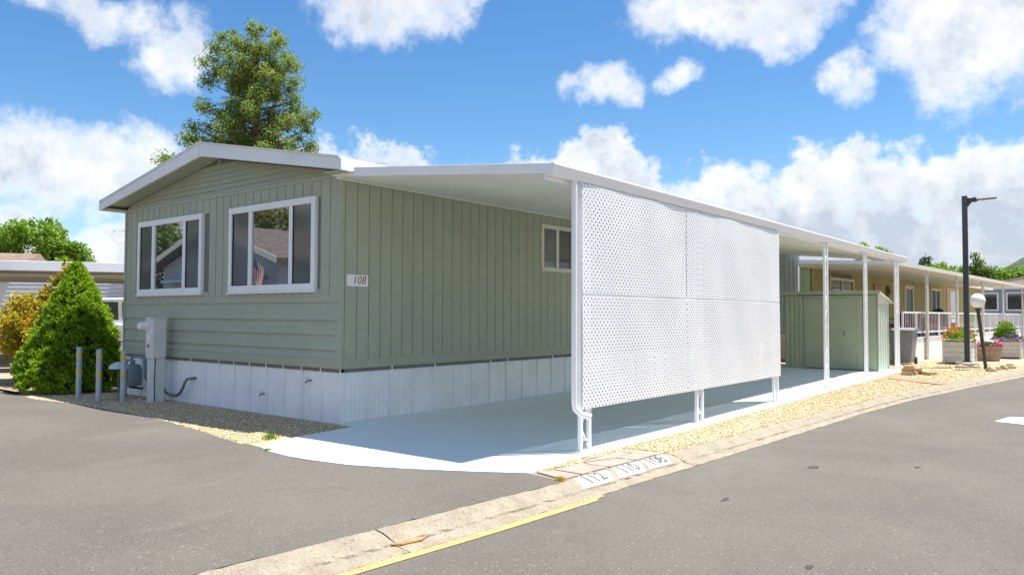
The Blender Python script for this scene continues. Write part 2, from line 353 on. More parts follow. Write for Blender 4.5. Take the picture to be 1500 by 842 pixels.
def big_mesh(name, V, faces_n, m, parent=None, kind=None):
    """V (N*k,3) array, faces of k corners in order"""
    n = len(V)//faces_n; me = bpy.data.meshes.new(name)
    me.vertices.add(len(V)); me.vertices.foreach_set('co', np.ascontiguousarray(V, dtype=np.float32).ravel())
    me.loops.add(len(V)); me.loops.foreach_set('vertex_index', np.arange(len(V), dtype=np.int32))
    me.polygons.add(n); me.polygons.foreach_set('loop_start', np.arange(0, len(V), faces_n, dtype=np.int32))
    me.update(calc_edges=True); me.materials.append(m)
    ob = bpy.data.objects.new(name, me); COL.objects.link(ob)
    if parent: ob.parent = parent; ORG[ob.name] = org(parent)
    if kind: ob['kind'] = kind
    return ob
def leaf_quads(C, D, L, Wd):
    """rhombic leaves: centres C, long-axis dirs D, lengths L, widths Wd"""
    n = len(C); D = D/np.linalg.norm(D, axis=1, keepdims=True)
    r = RNG.normal(size=(n, 3))*.55+np.array([0, 0, 1.0]); S = np.cross(D, r); S /= np.linalg.norm(S, axis=1, keepdims=True)+1e-9
    L = np.broadcast_to(L, n)[:, None]; Wd = np.broadcast_to(Wd, n)[:, None]
    V = np.empty((n, 4, 3)); V[:, 0] = C-D*L/2; V[:, 1] = C+S*Wd/2-D*L*.05; V[:, 2] = C+D*L/2; V[:, 3] = C-S*Wd/2-D*L*.05
    return V.reshape(-1, 3)
def lerp(y, pts):
    xs = [p[0] for p in pts]; ys = [p[1] for p in pts]; return float(np.interp(y, xs, ys))
# ------------------------------------------------------------------ the setting
KU = [(-60, -6.0), (-30, -5.1), (2.4, -4.22), (5.6, -3.99), (7.4, -3.94), (9.9, -3.84), (12.4, -3.63), (15, -3.4), (18.2, -2.98), (21.1, -2.5), (23.6, -2.1), (30, -.8), (45, 3), (90, 18)]
KL = [(-60, -5.6), (-30, -4.7), (3, -3.80), (4.2, -3.71), (5.9, -3.65), (7.6, -3.58), (9.8, -3.48), (13.3, -3.28), (15.7, -3.03), (18.5, -2.6), (22.5, -1.92), (30, -.4), (45, 3.4), (90, 18.4)]
def ku(y): return lerp(y, KU)
def kl(y): return lerp(y, KL)
def sheet(name, m, rows):
    """strip sheet: rows of (xa, xb, y, z)"""
    b = MB(); vs = []
    for xa, xb, y, z in rows: vs += [(xa, y, z), (xb, y, z)]
    return b.add(vs, [(2*i, 2*i+1, 2*i+3, 2*i+2) for i in range(len(rows)-1)]).build(name, m)
gr = MB().add([(-1500, -1500, -.14), (1500, -1500, -.14), (1500, 2500, -.14), (-1500, 2500, -.14)], [(0, 1, 2, 3)]).build('ground', EARTH); structure(gr)
ys = [-60, -30, 0, 2, 4, 6, 8, 9.2, 11, 13, 15, 17, 19, 21, 23, 26, 30, 35, 40, 60, 90]
structure(sheet('road', ASPH, [(kl(y)-.06, kl(y)+14, y, g(y)-.09) for y in ys]))
# yard sheets under house, neighbours and verge
structure(sheet('yard', EARTH, [(-90, ku(y)+.02, y, g(y)-.03) for y in (5.6, 8, 9.2, 12, 15, 18, 21, 24, 28, 32, 40, 70)]))
structure(sheet('verge_gravel_ground', GRAV, [(-9.0 if y > 21.4 else -4.70, ku(y)+.02+.03*math.sin(y*3.1), y, g(y)-.006) for y in
          [5.75+.25*i for i in range(64)]+[22, 23, 24, 25, 26, 28, 30, 33, 36, 40]]))
# side street, flush with the kerb
EDGE = [(-80, 5.2), (-17, 5.36), (-16, 5.3), (-14.7, 5.27), (-14.07, 5.38), (-12.7, 5.44), (-11.5, 5.42), (-10.7, 5.40), (-9.45, 5.25), (-8.4, 5.08), (-7.63, 4.97)]
SLABF = [(-7.63, 4.97), (-7.3, 4.87), (-6.9, 4.83), (-6.5, 4.86), (-6.04, 4.94), (-5.5, 5.16), (-4.93, 5.46), (-4.42, 5.77)]
def jit(a): return random.uniform(-a, a)
edge = []
for (xa, ya), (xb, yb) in zip(EDGE[1:], EDGE[2:]):
    n = max(1, int((xb-xa)/.12))
    edge += [(xa+(xb-xa)*i/n, ya+(yb-ya)*i/n+jit(.015)) for i in range(n)]
poly = [EDGE[0]]+edge+[(x, y+.01) for x, y in SLABF]+[(-4.2, 5.74), (-4.0, 5.70)]
y = 5.6
while y > -20: poly.append((ku(y)+.012+jit(.014), y)); y -= .11
poly += [(ku(-60)+.01, -60), (-80, -60)]
structure(MB().add([(x, yy, .002) for x, yy in poly], [tuple(range(len(poly)))]).build('side_street', ASPH))
# gravel bed along the front of the house
fb = [(x, y) for x, y in EDGE[2:]]+[(-7.95, 5.65), (-8.0, 6.72), (-16.6, 6.72)]
structure(MB().add([(x, y-.02 if y < 6 else y, -.004) for x, y in fb], [tuple(range(len(fb)))]).build('gravel_bed', GRAV))
# carport slab
sl = SLABF+[(-4.50, 6.6), (-4.47, 9.2)]
slab = MB(); P1 = sl+[(-8.36, 9.2), (-8.36, 6.66), (-7.98, 6.62), (-7.9, 5.7)]
n = len(P1)
slab.add([(x, y, .012 if y < 5.9 else .02) for x, y in P1]+[(x, y, -.1) for x, y in P1], [tuple(range(n))]+[(i, (i+1) % n, n+(i+1) % n, n+i) for i in range(n)])
structure(slab.build('carport_slab', SLAB))
s2 = MB(); Q = [(-8.36, 9.2), (-4.47, 9.2), (-4.42, 21.75), (-8.36, 21.75)]
s2.add([(x, y, g(y)+.02) for x, y in Q]+[(x, y, g(y)-.1) for x, y in Q], [(0, 1, 2, 3), (1, 5, 6, 2), (2, 6, 7, 3)])
o = s2.build('slab_bay', SLAB); o.parent = bpy.data.objects['carport_slab']
# kerb: bedding strip with one piece per pour
KP = [(0, -.001), (.1, .003), (.28, -.008), (.44, -.028), (.60, -.050), (.635, -.067), (1.0, -.084)]
def kpt(y, t, dz=0.0): return (ku(y)+(kl(y)-ku(y))*t, y, g(y)+lerp(t, KP)+dz)
kb = sheet('kerb', KERBT, [(ku(y)+.01, kl(y)-.01, y, g(y)-.095) for y in ys if y <= 60]); structure(kb)
joints = [-40, -20.1, -12.2, -8.2, -4.3, -.35, 3.6, 7.55, 11.5, 15.4, 19.4, 23.3, 27.3, 33, 45, 60]
for a, b_ in zip(joints, joints[1:]):
    n = max(2, int((b_-a)/.09)) if -1 < a < 20 else 12
    mb = MB(); k = len(KP)+2
    for i in range(n+1):
        y = a+.006+(b_-a-.012)*i/n
        if i in (0, n): y += jit(.012)
        for q, (t, z) in enumerate(KP): 
            x, yy, zz = kpt(y, t); mb.v.append((x+(jit(.010) if q in (0, 4, 6) else 0), yy, zz+jit(.0035)))
        mb.v.append((kl(y), y, g(y)-.2)); mb.v.append((ku(y), y, g(y)-.2))
    for i in range(n):
        for q in range(k): mb.f.append((i*k+q, i*k+(q+1) % k, (i+1)*k+(q+1) % k, (i+1)*k+q))
    mb.f.append(tuple(range(k))); mb.f.append(tuple(n*k+q for q in range(k)))
    mb.build('kerb_segment', KERB, kb)
# numbers painted on the kerb
for txt, (b0, b1, f0, f1) in (('112', (5.84, 6.38, 5.74, 6.25)), ('110', (6.48, 6.96, 6.33, 6.81)), ('108', (7.02, 7.48, 6.88, 7.33))):
    mb = MB(); T = [.02, .1, .2, .28, .36, .45, .52, .58]
    for i, t in enumerate(T):
        u = i/(len(T)-1)
        mb.v += [kpt(b0+(f0-b0)*u+jit(.006), t, .0045), kpt(b1+(f1-b1)*u+jit(.006), t, .0045)]
    mb.f = [(2*i, 2*i+1, 2*i+3, 2*i+2) for i in range(len(T)-1)]
    pl = mb.build('number_patch', WPAINT, kb); pl['label'] = 'white painted patch with grey number %s' % txt
    me = text_mesh(txt, .205, NUMG, sx=1.05, offset=.0035, ext=.0006); yc = (b0+b1+f0+f1)/4
    bt = bmesh.new(); bt.from_mesh(me); bmesh.ops.triangulate(bt, faces=bt.faces)
    for _ in range(3): bmesh.ops.subdivide_edges(bt, edges=[e_ for e_ in bt.edges if e_.calc_length() > .025], cuts=1); bmesh.ops.triangulate(bt, faces=bt.faces)
    bt.to_mesh(me); bt.free()
    for v in me.vertices:      # lay the stencilled digits on the sloping kerb face
        v.co = Vector(kpt(yc+v.co.x-.03*v.co.y, .30-v.co.y/.36, .0085+v.co.z))
    nm = bpy.data.objects.new('numeral', me); COL.objects.link(nm); nm.parent = pl
# painted lines on the road
rd = bpy.data.objects['road']
mb = MB(); yy = [-40+.5*i for i in range(91)]+[5.6, 5.72, 5.8]
for y in yy:
    wd = .095 if y < 5.7 else .05; mb.v += [(kl(y)+.0+jit(.006), y, -.085), (kl(y)+wd+jit(.007), y, -.085)]
mb.f = [(2*i, 2*i+1, 2*i+3, 2*i+2) for i in range(len(yy)-1)]
mb.build('yellow_edge_line', YEL, rd)
mb = MB(); wp = [(-1.55, 13.33), (-1.44, 13.98), (-.55, 14.35), (-.62, 13.1)]
mb.add([(x, y, g(y)-.086) for x, y in wp], [(0, 1, 2, 3)]).build('white_road_mark', WPAINT, rd)
for cx_, cy_, rx_, ry_ in ((-2.74, 6.35, .035, .10), (-2.6, 8.3, .06, .12), (-1.75, 9.0, .04, .07), (-.9, 10.4, .06, .13), (-1.6, 5.0, .03, .05)):
    mb = MB(); n = 14; mb.add([(cx_+rx_*random.uniform(.5, 1.1)*math.cos(6.283*i/n), cy_+ry_*random.uniform(.5, 1.1)*math.sin(6.283*i/n), g(cy_)-.0862) for i in range(n)], [tuple(range(n))]).build('tar_spot', mat('dark_tar', (.06, .056, .05), .8, .2, 20), rd)
# pink flagstones between slab and kerb
pv = MB().add([(x, y, -.003) for x, y in ((-4.46, 5.80), (-3.99, 5.72), (-3.93, 7.62), (-4.40, 7.55))], [(0, 1, 2, 3)]).build('flagstone_bed', KERBT); structure(pv)
for q in ([(-4.40, 5.86), (-4.03, 5.76), (-4.02, 6.02), (-4.33, 6.03)], [(-4.34, 6.06), (-4.02, 6.05), (-4.01, 6.50), (-4.16, 6.47), (-4.31, 6.50)], [(-4.31, 6.53), (-4.17, 6.50), (-4.00, 6.53), (-3.98, 6.98), (-4.18, 6.93)],
          [(-4.33, 6.56), (-4.20, 6.96), (-4.22, 7.30), (-4.38, 7.30)], [(-4.19, 6.97), (-3.98, 7.01), (-3.97, 7.38), (-4.20, 7.32)], [(-4.40, 7.33), (-4.20, 7.35), (-3.97, 7.41), (-3.95, 7.58), (-4.36, 7.50)]):
    MB().prism(q, -.02, .010+jit(.003), 'z').build('flagstone', FLAG, pv, bevel=.004)
# loose pebbles: verge and front bed
def pebbles(name, pts, zf, smin, smax):
    n = len(pts); ph = (1+5**.5)/2
    iv = np.array([(-1, ph, 0), (1, ph, 0), (-1, -ph, 0), (1, -ph, 0), (0, -1, ph), (0, 1, ph), (0, -1, -ph), (0, 1, -ph), (ph, 0, -1), (ph, 0, 1), (-ph, 0, -1), (-ph, 0, 1)])/1.9
    it = np.array([(0, 11, 5), (0, 5, 1), (0, 1, 7), (0, 7, 10), (0, 10, 11), (1, 5, 9), (5, 11, 4), (11, 10, 2), (10, 7, 6), (7, 1, 8), (3, 9, 4), (3, 4, 2), (3, 2, 6), (3, 6, 8), (3, 8, 9), (4, 9, 5), (2, 4, 11), (6, 2, 10), (8, 6, 7), (9, 8, 1)])
    sc = RNG.uniform(smin, smax, n)[:, None, None]*np.stack([RNG.uniform(.8, 1.3, n), RNG.uniform(.7, 1.0, n), RNG.uniform(.4, .75, n)], 1)[:, None, :]
    V = iv[None]*sc*(1+RNG.normal(0, .12, (n, 12, 1)))
    a = RNG.uniform(0, 6.28, n); ca, sa = np.cos(a)[:, None], np.sin(a)[:, None]
    X = V[:, :, 0]*ca-V[:, :, 1]*sa; Yv = V[:, :, 0]*sa+V[:, :, 1]*ca; V[:, :, 0], V[:, :, 1] = X, Yv
    V[:, :, 0] += pts[:, 0:1]; V[:, :, 1] += pts[:, 1:2]; V[:, :, 2] += zf[:, None]+sc[:, :, 2]*.25
    me = bpy.data.meshes.new(name); N = n*12
    me.vertices.add(N); me.vertices.foreach_set('co', V.astype(np.float32).ravel())
    T = (it[None]+(np.arange(n)*12)[:, None, None]).reshape(-1).astype(np.int32)
    me.loops.add(len(T)); me.loops.foreach_set('vertex_index', T); me.polygons.add(len(T)//3); me.polygons.foreach_set('loop_start', np.arange(0, len(T), 3, dtype=np.int32))
    me.update(calc_edges=True); me.materials.append(PEB)
    ob = bpy.data.objects.new(name, me); COL.objects.link(ob); ob['kind'] = 'stuff'; return ob
YY = RNG.uniform(5.9, 25.5, 17000); YY = np.where(RNG.random(len(YY)) < .45, 5.9+(YY-5.9)*.45, YY)
xa = np.where(YY > 21.9, -5.2, -4.50); xu = np.array([ku(v) for v in YY]); XX = xa+(xu+RNG.normal(.0, .05, len(YY))-xa)*RNG.random(len(YY))
keep = ~((YY < 7.6) & (XX > -4.36+.05*np.sin(YY*9)) & (RNG.random(len(YY)) < .97))
pts = np.stack([XX, YY], 1)[keep]
zf = np.array([g(v)+min(0, (ku(v)-x))*.12 for x, v in pts])
tag(pebbles('verge_pebbles', pts, zf, .008, .017), 'loose yellow tan pebbles along the verge beside the kerb', 'gravel')
XX = RNG.uniform(-15.2, -7.75, 9000); ed = np.array([lerp(x, EDGE) for x in XX]); YY = ed-.05+(6.62-ed+.05)*RNG.random(len(XX))**1.15
pts = np.stack([XX, YY], 1); keep = ~((XX > -7.98) & (YY < 5.75)) & (XX < -7.9+.1*RNG.random(len(XX)))
pts = pts[keep]; tag(pebbles('bed_pebbles', pts, np.full(len(pts), -.002), .008, .018), 'loose tan pebbles in the bed below the front skirting', 'gravel')
XX = RNG.normal(0, 1, 500); tt = RNG.uniform(1.5, 6.2, 500); pts = np.stack([np.array([kl(v) for v in tt])-.03+XX*.05, tt], 1)
tag(pebbles('gutter_grit', pts, np.full(500, -.083), .003, .007), 'fine grit washed into the gutter by the yellow line', 'gravel')
tag(MB().tube([(x, y, lerp((x-ku(y))/(kl(y)-ku(y)), KP)+h) for x, y, h in ((-3.90, 3.56, .012), (-3.875, 3.64, .009), (-3.86, 3.72, .010), (-3.85, 3.80, .010), (-3.87, 3.87, .022))], [.004, .009, .010, .008, .003], 7).build('fallen_bark_strip', STICK, smooth=True), 'curled orange strip of dry bark lying on the kerb', 'bark strip')
# far wooded hill
mb = MB(); nx, ny = 60, 14
for j in range(ny):
    for i in range(nx):
        x = -500+i*16; yv = 640+j*40
        h = 66*math.exp(-((x+10)/150)**2)*math.sin(math.pi*min(1, (j+.3)/9)/2)+40*math.exp(-((x-170)/160)**2)*math.sin(math.pi*min(1, (j+.3)/9)/2)
        h += 18*math.exp(-((x+330)/180)**2)*min(1, j/5)
        mb.v.append((x, yv, -4+h*(1+.10*math.sin(i*1.3+j*.7))+random.uniform(0, 4.5)))
mb.f = [(j*nx+i, j*nx+i+1, (j+1)*nx+i+1, (j+1)*nx+i) for j in range(ny-1) for i in range(nx-1)]
structure(mb.build('wooded_hill', HILL, smooth=True))

# ------------------------------------------------------------------ the green manufactured house
HX0, HX1, HY0, HY1 = -14.70, -8.34, 6.67, 22.9
CX = -11.47
H = thing('manufactured_house', (CX, 14.5, 0), 'sage green manufactured house with white skirting and two large white front windows', 'house')
RP = [(-15.05, 3.60), (CX, 4.225), (-7.96, 3.55)]     # roof top line
def rtop(x): return lerp(x, RP)
def soff(x): return rtop(x)-.155-.055*(1-abs(x-CX)/3.55)
MB().box(HX0, HX1, HY0, HY1, .70, 3.40).prism([(HX0, 3.40), (HX1, 3.40), (HX1, soff(HX1)-.01), (CX, soff(CX)-.01), (HX0, soff(HX0)-.01)], HY0+.001, HY1-.001).build('wall', GROOVE, H)
W1, W2 = (-14.16, -11.92, 1.835, 3.165), (-11.10, -8.885, 1.835, 3.165)
# front vertical boards (groove between them), cut round the windows
bx = -8.376; lefts = []
while bx > HX0+.02: lefts.append((max(bx-.2105, HX0), bx)); bx -= .2105
for a, b_ in lefts:
    segs = [(1.765, 3.385)]
    for wx0, wx1, z0, z1 in (W1, W2):
        if b_ > wx0+.03 and a < wx1-.03: segs = [(1.765, z0+.02), (z1-.02, 3.385)]
    for z0, z1 in segs:
        MB().box(a+.0075, b_-.0075, HY0-.018, HY0+.004, z0, z1).build('board', SAGE, H)
MB().box(HX1-.036, HX1+.014, HY0-.04, HY0+.03, .752, 3.40).build('corner_trim', SAGED, H)
MB().box(HX0-.01, HX0+.04, HY0-.04, HY0+.03, .752, 3.40).build('corner_trim', SAGED, H)
MB().box(HX0+.04, HX1-.036, HY0-.034, HY0+.002, 3.385, 3.425).build('frieze_trim', SAGED, H)
MB().box(HX0+.04, HX1-.036, HY0-.019, HY0+.002, 1.66, 1.765).build('belt_board', SAGE, H)
def lap(x0, x1, z0, z1, d0=.036, d1=.006):
    return MB().prism([(HY0-d0, z0), (HY0+.002, z0), (HY0+.002, z1), (HY0-d1, z1)], x0, x1, 'x')
for z0, z1, cut in ((1.417, 1.657, -12.2), (1.215, 1.416, None), (1.005, 1.214, -12.22), (.886, 1.004, None)):
    xs = [HX0+.042]+([cut] if cut else [])+[HX1-.038]
    for xa, xb in zip(xs, xs[1:]): lap(xa+.0015, xb-.0015, z0, z1).build('lap_board', SAGE, H)
MB().box(HX0+.04, HX1-.036, HY0-.03, HY0+.002, .752, .884).build('base_board', SAGE, H)
# gable laps, two runs either side of the seam
zc = 3.428
while zc < soff(CX)-.03:
    z1 = min(zc+.082, soff(CX)-.012)
    def xlim(z, side):
        e, p = (RP[0][0], CX) if side < 0 else (RP[2][0], CX)
        lo_, hi_ = e, p
        for _ in range(30):
            md_ = (lo_+hi_)/2
            if soff(md_)-.012 < z: lo_ = md_
            else: hi_ = md_
        return max(HX0+.02, md_) if side < 0 else min(HX1-.02, md_)
    for sd in (-1, 1):
        e0, e1 = xlim(zc, sd), xlim(z1, sd); c0 = CX+sd*.022
        if abs(e1-c0) < .04: continue
        vs = [(c0, HY0-.026, zc), (e0, HY0-.026, zc), (e1, HY0-.005, z1), (c0, HY0-.005, z1), (c0, HY0+.002, zc), (e0, HY0+.002, zc), (e1, HY0+.002, z1), (c0, HY0+.002, z1)]
        MB().add(vs, [(0, 1, 2, 3), (7, 6, 5, 4), (0, 4, 5, 1), (1, 5, 6, 2), (2, 6, 7, 3), (3, 7, 4, 0)]).build('gable_board', SAGE, H)
    zc += .083
MB().box(CX-.02, CX+.02, HY0-.022, HY0+.002, 3.43, soff(CX)-.015).build('gable_seam_strip', SAGED, H)
# side boards
SW = (11.19, 12.225, 2.30, 3.165)
yb = HY0+.035; first = True
while yb < HY1-.05:
    y1 = min(yb+.2135, HY1)
    segs = [(.885, 3.36)]
    if y1 > SW[0]+.03 and yb < SW[1]-.03: segs = [(.885, SW[2]+.02), (SW[3]-.02, 3.36)]
    for z0, z1 in segs: MB().box(HX1-.004, HX1+.015, yb+.006, y1-.006, z0, z1).build('board', SAGE, H)
    yb = y1
MB().box(HX1-.002, HX1+.020, HY0+.032, HY1, .752, .862).build('base_board', SAGE, H)
MB().box(HX1-.002, HX1+.027, HY0+.032, HY1, .862, .885).build('drip_strip', SAGED, H)
MB().box(HX1-.002, HX1+.022, HY0+.032, HY1, 3.36, 3.41).build('frieze_trim', SAGED, H)
# skirting panels
def skirt_panel(wd):
    pr = []; n = 5
    pr += [(0, .030), (.022, .030), (.034, .004)]
    for i in range(n):
        a = .03+(wd-.05)*i/n; q = (wd-.05)/n
        pr += [(a+.006, .006), (a+.014, .012), (a+q*.5, .012), (a+q*.5+.008, .006)]
    pr += [(wd-.012, .006), (wd-.002, .0)]
    return pr
pw = .438
x = HX1+.0; k = 0
while x > HX0+.05:
    x1 = max(x-pw, HX0); pr = skirt_panel(x-x1); t = jit(.004)
    pl = [(x-u, HY0+.03-d+t) for u, d in pr]+[(x1, HY0+.05), (x, HY0+.05)]
    MB().prism(pl, -.03, .768, 'z').build('skirt_panel', SKIRT, H); x = x1
y = HY0+.03
while y < 21.8:
    y1 = y+.443; pr = skirt_panel(.443); t = jit(.004)
    MB().prism([(HX1-.03+d+t, y+u) for u, d in pr]+[(HX1-.05, y1), (HX1-.05, y)], -.03, .768, 'z').build('skirt_panel', SKIRT, H); y = y1
# roof
prof = [(-15.05, 3.60), (CX, 4.225), (-7.96, 3.55), (-7.96, 3.53), (CX, 4.205), (-15.05, 3.58)]
MB().prism(prof, 6.30, HY1+.3).build('roof', ROOFM, H)
for xa, xb in ((-15.02, CX), (CX, -7.99)):
    p = [(xa, rtop(xa)-.03), (xb, rtop(xb)-.03), (xb, soff(xb)-.002), (xa, soff(xa)-.002)]
    MB().prism(p, 6.345, HY0-.002).build('soffit', SAGED, H)
RK = 6.33
for xa, xb, nm in ((-15.05, CX-.004, 'rake_board'), (CX+.004, -8.26, 'rake_board'), (-8.254, -7.97, 'rake_end_board')):
    p = [(xa, rtop(xa)-.018), (xb, rtop(xb)-.018), (xb, soff(xb)-.012), (xa, soff(xa)-.012)]
    MB().prism(p, RK-.024, RK+.014).build(nm, FASCIA, H, bevel=.004)
    p = [(xa, rtop(xa)+.012), (xb, rtop(xb)+.012), (xb, rtop(xb)-.024), (xa, rtop(xa)-.024)]
    MB().prism(p, RK-.038, RK-.025).build('drip_edge', ROOFM, H)
MB().box(-7.97, -7.935, RK-.024, HY1+.3, 3.375, 3.535).build('eave_board', FASCIA, H, bevel=.004)
MB().box(-15.08, -15.045, RK-.024, HY1+.3, 3.43, 3.585).build('eave_board', FASCIA, H, bevel=.004)
MB().box(-8.33, -7.972, RK+.016, HY1, 3.372, 3.392).build('eave_soffit', SAGED, H)
MB().box(-15.045, -14.71, RK+.016, HY1, 3.43, 3.45).build('eave_soffit', SAGED, H)
# windows
def front_window(x0, x1, z0, z1, glx, mats):
    wf = MB()
    y0, y1 = HY0-.06, HY0+.01; t = .085
    wf.box(x0, x1, y0, y1, z1-t*1.15, z1).box(x0, x1, y0, y1, z0, z0+t*1.15).box(x0, x0+t, y0, y1, z0+t*1.15, z1-t*1.15).box(x1-t, x1, y0, y1, z0+t*1.15, z1-t*1.15)
    wn = wf.build('window', VINYL, H, bevel=.006)
    iz0, iz1 = z0+t*1.15, z1-t*1.15
    MB().box(x0-.02, x1+.02, y0-.012, y0+.03, z0-.03, z0-.001).build('sill', VINYL, wn, bevel=.004)
    e = [x0+t, *glx, x1-t]
    for q in range(1, len(e)-1, 2): MB().box(e[q], e[q+1], y0+.012, y1-.005, iz0, iz1).build('mullion', VINYL, wn, bevel=.004)
    for (a, b_), m, dy in zip(((e[0], e[1]), (e[2], e[3]), (e[4], e[5])), mats, (.030, .036, .030)):
        MB().box(a, b_, y0+dy, y0+dy+.004, iz0, iz1).build('pane', m, wn)
        if m is SCREEN:
            MB().box(a, a+.014, y0+.018, y0+dy-.001, iz0, iz1).box(b_-.014, b_, y0+.018, y0+dy-.001, iz0, iz1).box(a+.014, b_-.014, y0+.018, y0+dy-.001, iz0, iz0+.014).build('sash', BLK2, wn)
front_window(*W1, (-13.64, -13.545, -12.555, -12.46), (SCREEN, GLASS, SCREEN))
front_window(*W2, (-10.56, -10.475, -9.51, -9.425), (SCREEN, GLASS, SCREEN))
wf = MB(); t = .075; a, b_, z0, z1 = SW; X0, X1 = HX1-.005, HX1+.042
wf.box(X0, X1, a, b_, z1-t, z1).box(X0, X1, a, b_, z0, z0+t).box(X0, X1, a, a+t, z0+t, z1-t).box(X0, X1, b_-t, b_, z0+t, z1-t)
wn = wf.build('window', CREAM, H, bevel=.005); wn['label'] = 'small cream framed slider in the side wall'
MB().box(X0, X1-.008, 11.66, 11.745, z0+t, z1-t).build('mullion', CREAM, wn, bevel=.004)
MB().box(X0+.012, X0+.016, a+t, 11.66, z0+t, z1-t).build('pane', SCREEN, wn); MB().box(X0+.014, X0+.018, 11.745, b_-t, z0+t, z1-t).build('pane', GLASS2, wn)
# house number plate
np_ = thing('house_number_plate', (HX1+.012, 6.925, 1.965), 'white rounded house number plate reading 108 on the side wall', 'house number')
mb = MB(); pr = []
for cx_, cz_, a0 in ((.165, .06, 0), (-.165, .06, 90), (-.165, -.06, 180), (.165, -.06, 270)):
    for q in range(5): an = rad(a0+q*22.5); pr.append((6.925+cx_+.022*math.cos(an), 1.965+cz_+.022*math.sin(an)))
mb.prism(pr, HX1+.012, HX1+.026, 'x').build('plate', METALW, np_)
me = text_mesh('108', .165, NUMR, shear=.22, sx=.95, offset=-.002, ext=.002)
nm = bpy.data.objects.new('numeral', me); COL.objects.link(nm); nm.parent = np_; nm.rotation_euler = (rad(90), 0, rad(90)); nm.location = (.017, .02, 0)
# little hose bibs through the skirting
for xx, zz in ((-10.15, .30), (-9.02, .56)):
    hb = MB().tube([(xx, HY0+.03, zz), (xx, HY0-.05, zz), (xx, HY0-.075, zz-.03)], .012, 7).build('hose_bib', DARKP, H)
    MB().lathe([(.0, -.004), (.022, -.004), (.022, .004), (0, .004)], (xx, HY0-.045, zz+.03), 10).build('valve_wheel', GALV, hb)

# ------------------------------------------------------------------ carport awning
A = thing('carport_awning', (-6.3, 14.5, 0), 'long white flat carport awning on ornamental posts along the green house', 'carport')
AX = -4.65
def az_(x): return 3.355+(x-HX1)*(2.985-3.355)/(AX-HX1)       # underside height
ya = 6.46
while ya < 22.6:
    y1 = min(ya+.406, 22.68); xa, xb = HX1+.03, AX-.03
    m_ = MB().prism([(ya+.002, 0), (y1-.004, 0), (y1-.004, .012), (y1-.001, .012), (y1-.001, .045), (ya+.002, .045)], 0, 1, 'x')
    m_.v = [(xa+(xb-xa)*p[0], p[1], p[2]+az_(xa+(xb-xa)*p[0])) for p in m_.v]
    m_.build('roof_pan', CEIL, A); ya = y1
top = MB().prism([(HX1+.39, az_(HX1+.39)+.049), (AX, az_(AX)+.049), (AX, az_(AX)+.062), (HX1+.39, az_(HX1+.39)+.062)], 6.43, 22.72); top.build('top_sheet', METALW, A)
xs_ = HX1+.545
MB().prism([(xs_, az_(xs_)-.012), (AX-.02, az_(AX)-.012), (AX-.02, az_(AX)+.096), (xs_, az_(xs_)+.108)], 6.405, 6.43).build('front_fascia', METALW, A, bevel=.004)
MB().prism([(xs_, az_(xs_)-.012), (AX-.02, az_(AX)-.012), (AX-.02, az_(AX)+.096), (xs_, az_(xs_)+.108)], 22.72, 22.745).build('rear_fascia', METALW, A, bevel=.004)
gp = [(AX-.055, 2.955), (AX+.03, 2.955), (AX+.045, 2.985), (AX+.05, 3.03), (AX+.06, 3.045), (AX+.064, 3.062), (AX+.055, 3.075), (AX+.03, 3.078), (AX-.055, 3.072)]
MB().prism(gp, 6.40, 22.75).build('gutter', METALW, A, smooth=True)
MB().box(AX-.10, AX-.06, 6.44, 22.7, 2.915, 2.972).build('header_beam', METALW, A)
mb = MB(); yv = 6.5; pr = []
while yv < 22.6:
    for q in range(5): pr.append((yv+.03+.07*q/4*1.0, 3.345+.03*math.sin(math.pi*q/4)))
    yv += .2
    pr.append((yv, 3.345))
mb.prism(pr+[(pr[-1][0], 3.325), (pr[0][0], 3.325)], HX1+.034, HX1+.05, 'x').build('scalloped_closure', CEIL, A)
def post(yc, z0, z1, scroll=True):
    b = MB(); 
    for d in (-.085, .085): b.box(AX-.02, AX+.02, yc+d-.02, yc+d+.02, z0, z1)
    nr = 5
    for i in range(nr+1):
        z = z0+.12+(z1-z0-.2)*i/nr; b.box(AX-.006, AX+.006, yc-.065, yc+.065, z-.008, z+.008)
    b.box(AX-.03, AX+.03, yc-.12, yc+.12, z0-.004, z0+.006)
    po = b.build('post', METALW, A)
    if scroll:
        for i in range(nr):
            za = z0+.14+(z1-z0-.2)*i/nr; zb = z0+.10+(z1-z0-.2)*(i+1)/nr; sg = 1 if i % 2 else -1; pth = []
            for q in range(25):
                u = q/24; pth.append((AX, yc+sg*.055*math.sin(2*math.pi*u)*(1-.25*math.cos(4*math.pi*u)), za+(zb-za)*u))
            MB().tube(pth, .011, 5).build('scroll', METALW, po)
    return po
for yc in (7.06, 9.94, 12.89, 15.72, 18.67, 21.62): post(yc, g(yc)+.02, 2.953)
ds = MB().tube([(AX+.0, 6.86, 2.96), (AX, 6.86, .55), (AX+.005, 6.87, .49), (AX+.05, 6.92, .43), (AX+.12, 7.0, .40)], .034, 10)
ds.build('downspout', METALW, A, smooth=True)
MB().tube([(AX+.0, 21.83, 2.96), (AX, 21.83, .30), (AX+.01, 21.84, .22), (AX+.10, 21.86, .17), (AX+.2, 21.9, .15)], .036, 10).build('downspout', METALW, A, smooth=True)
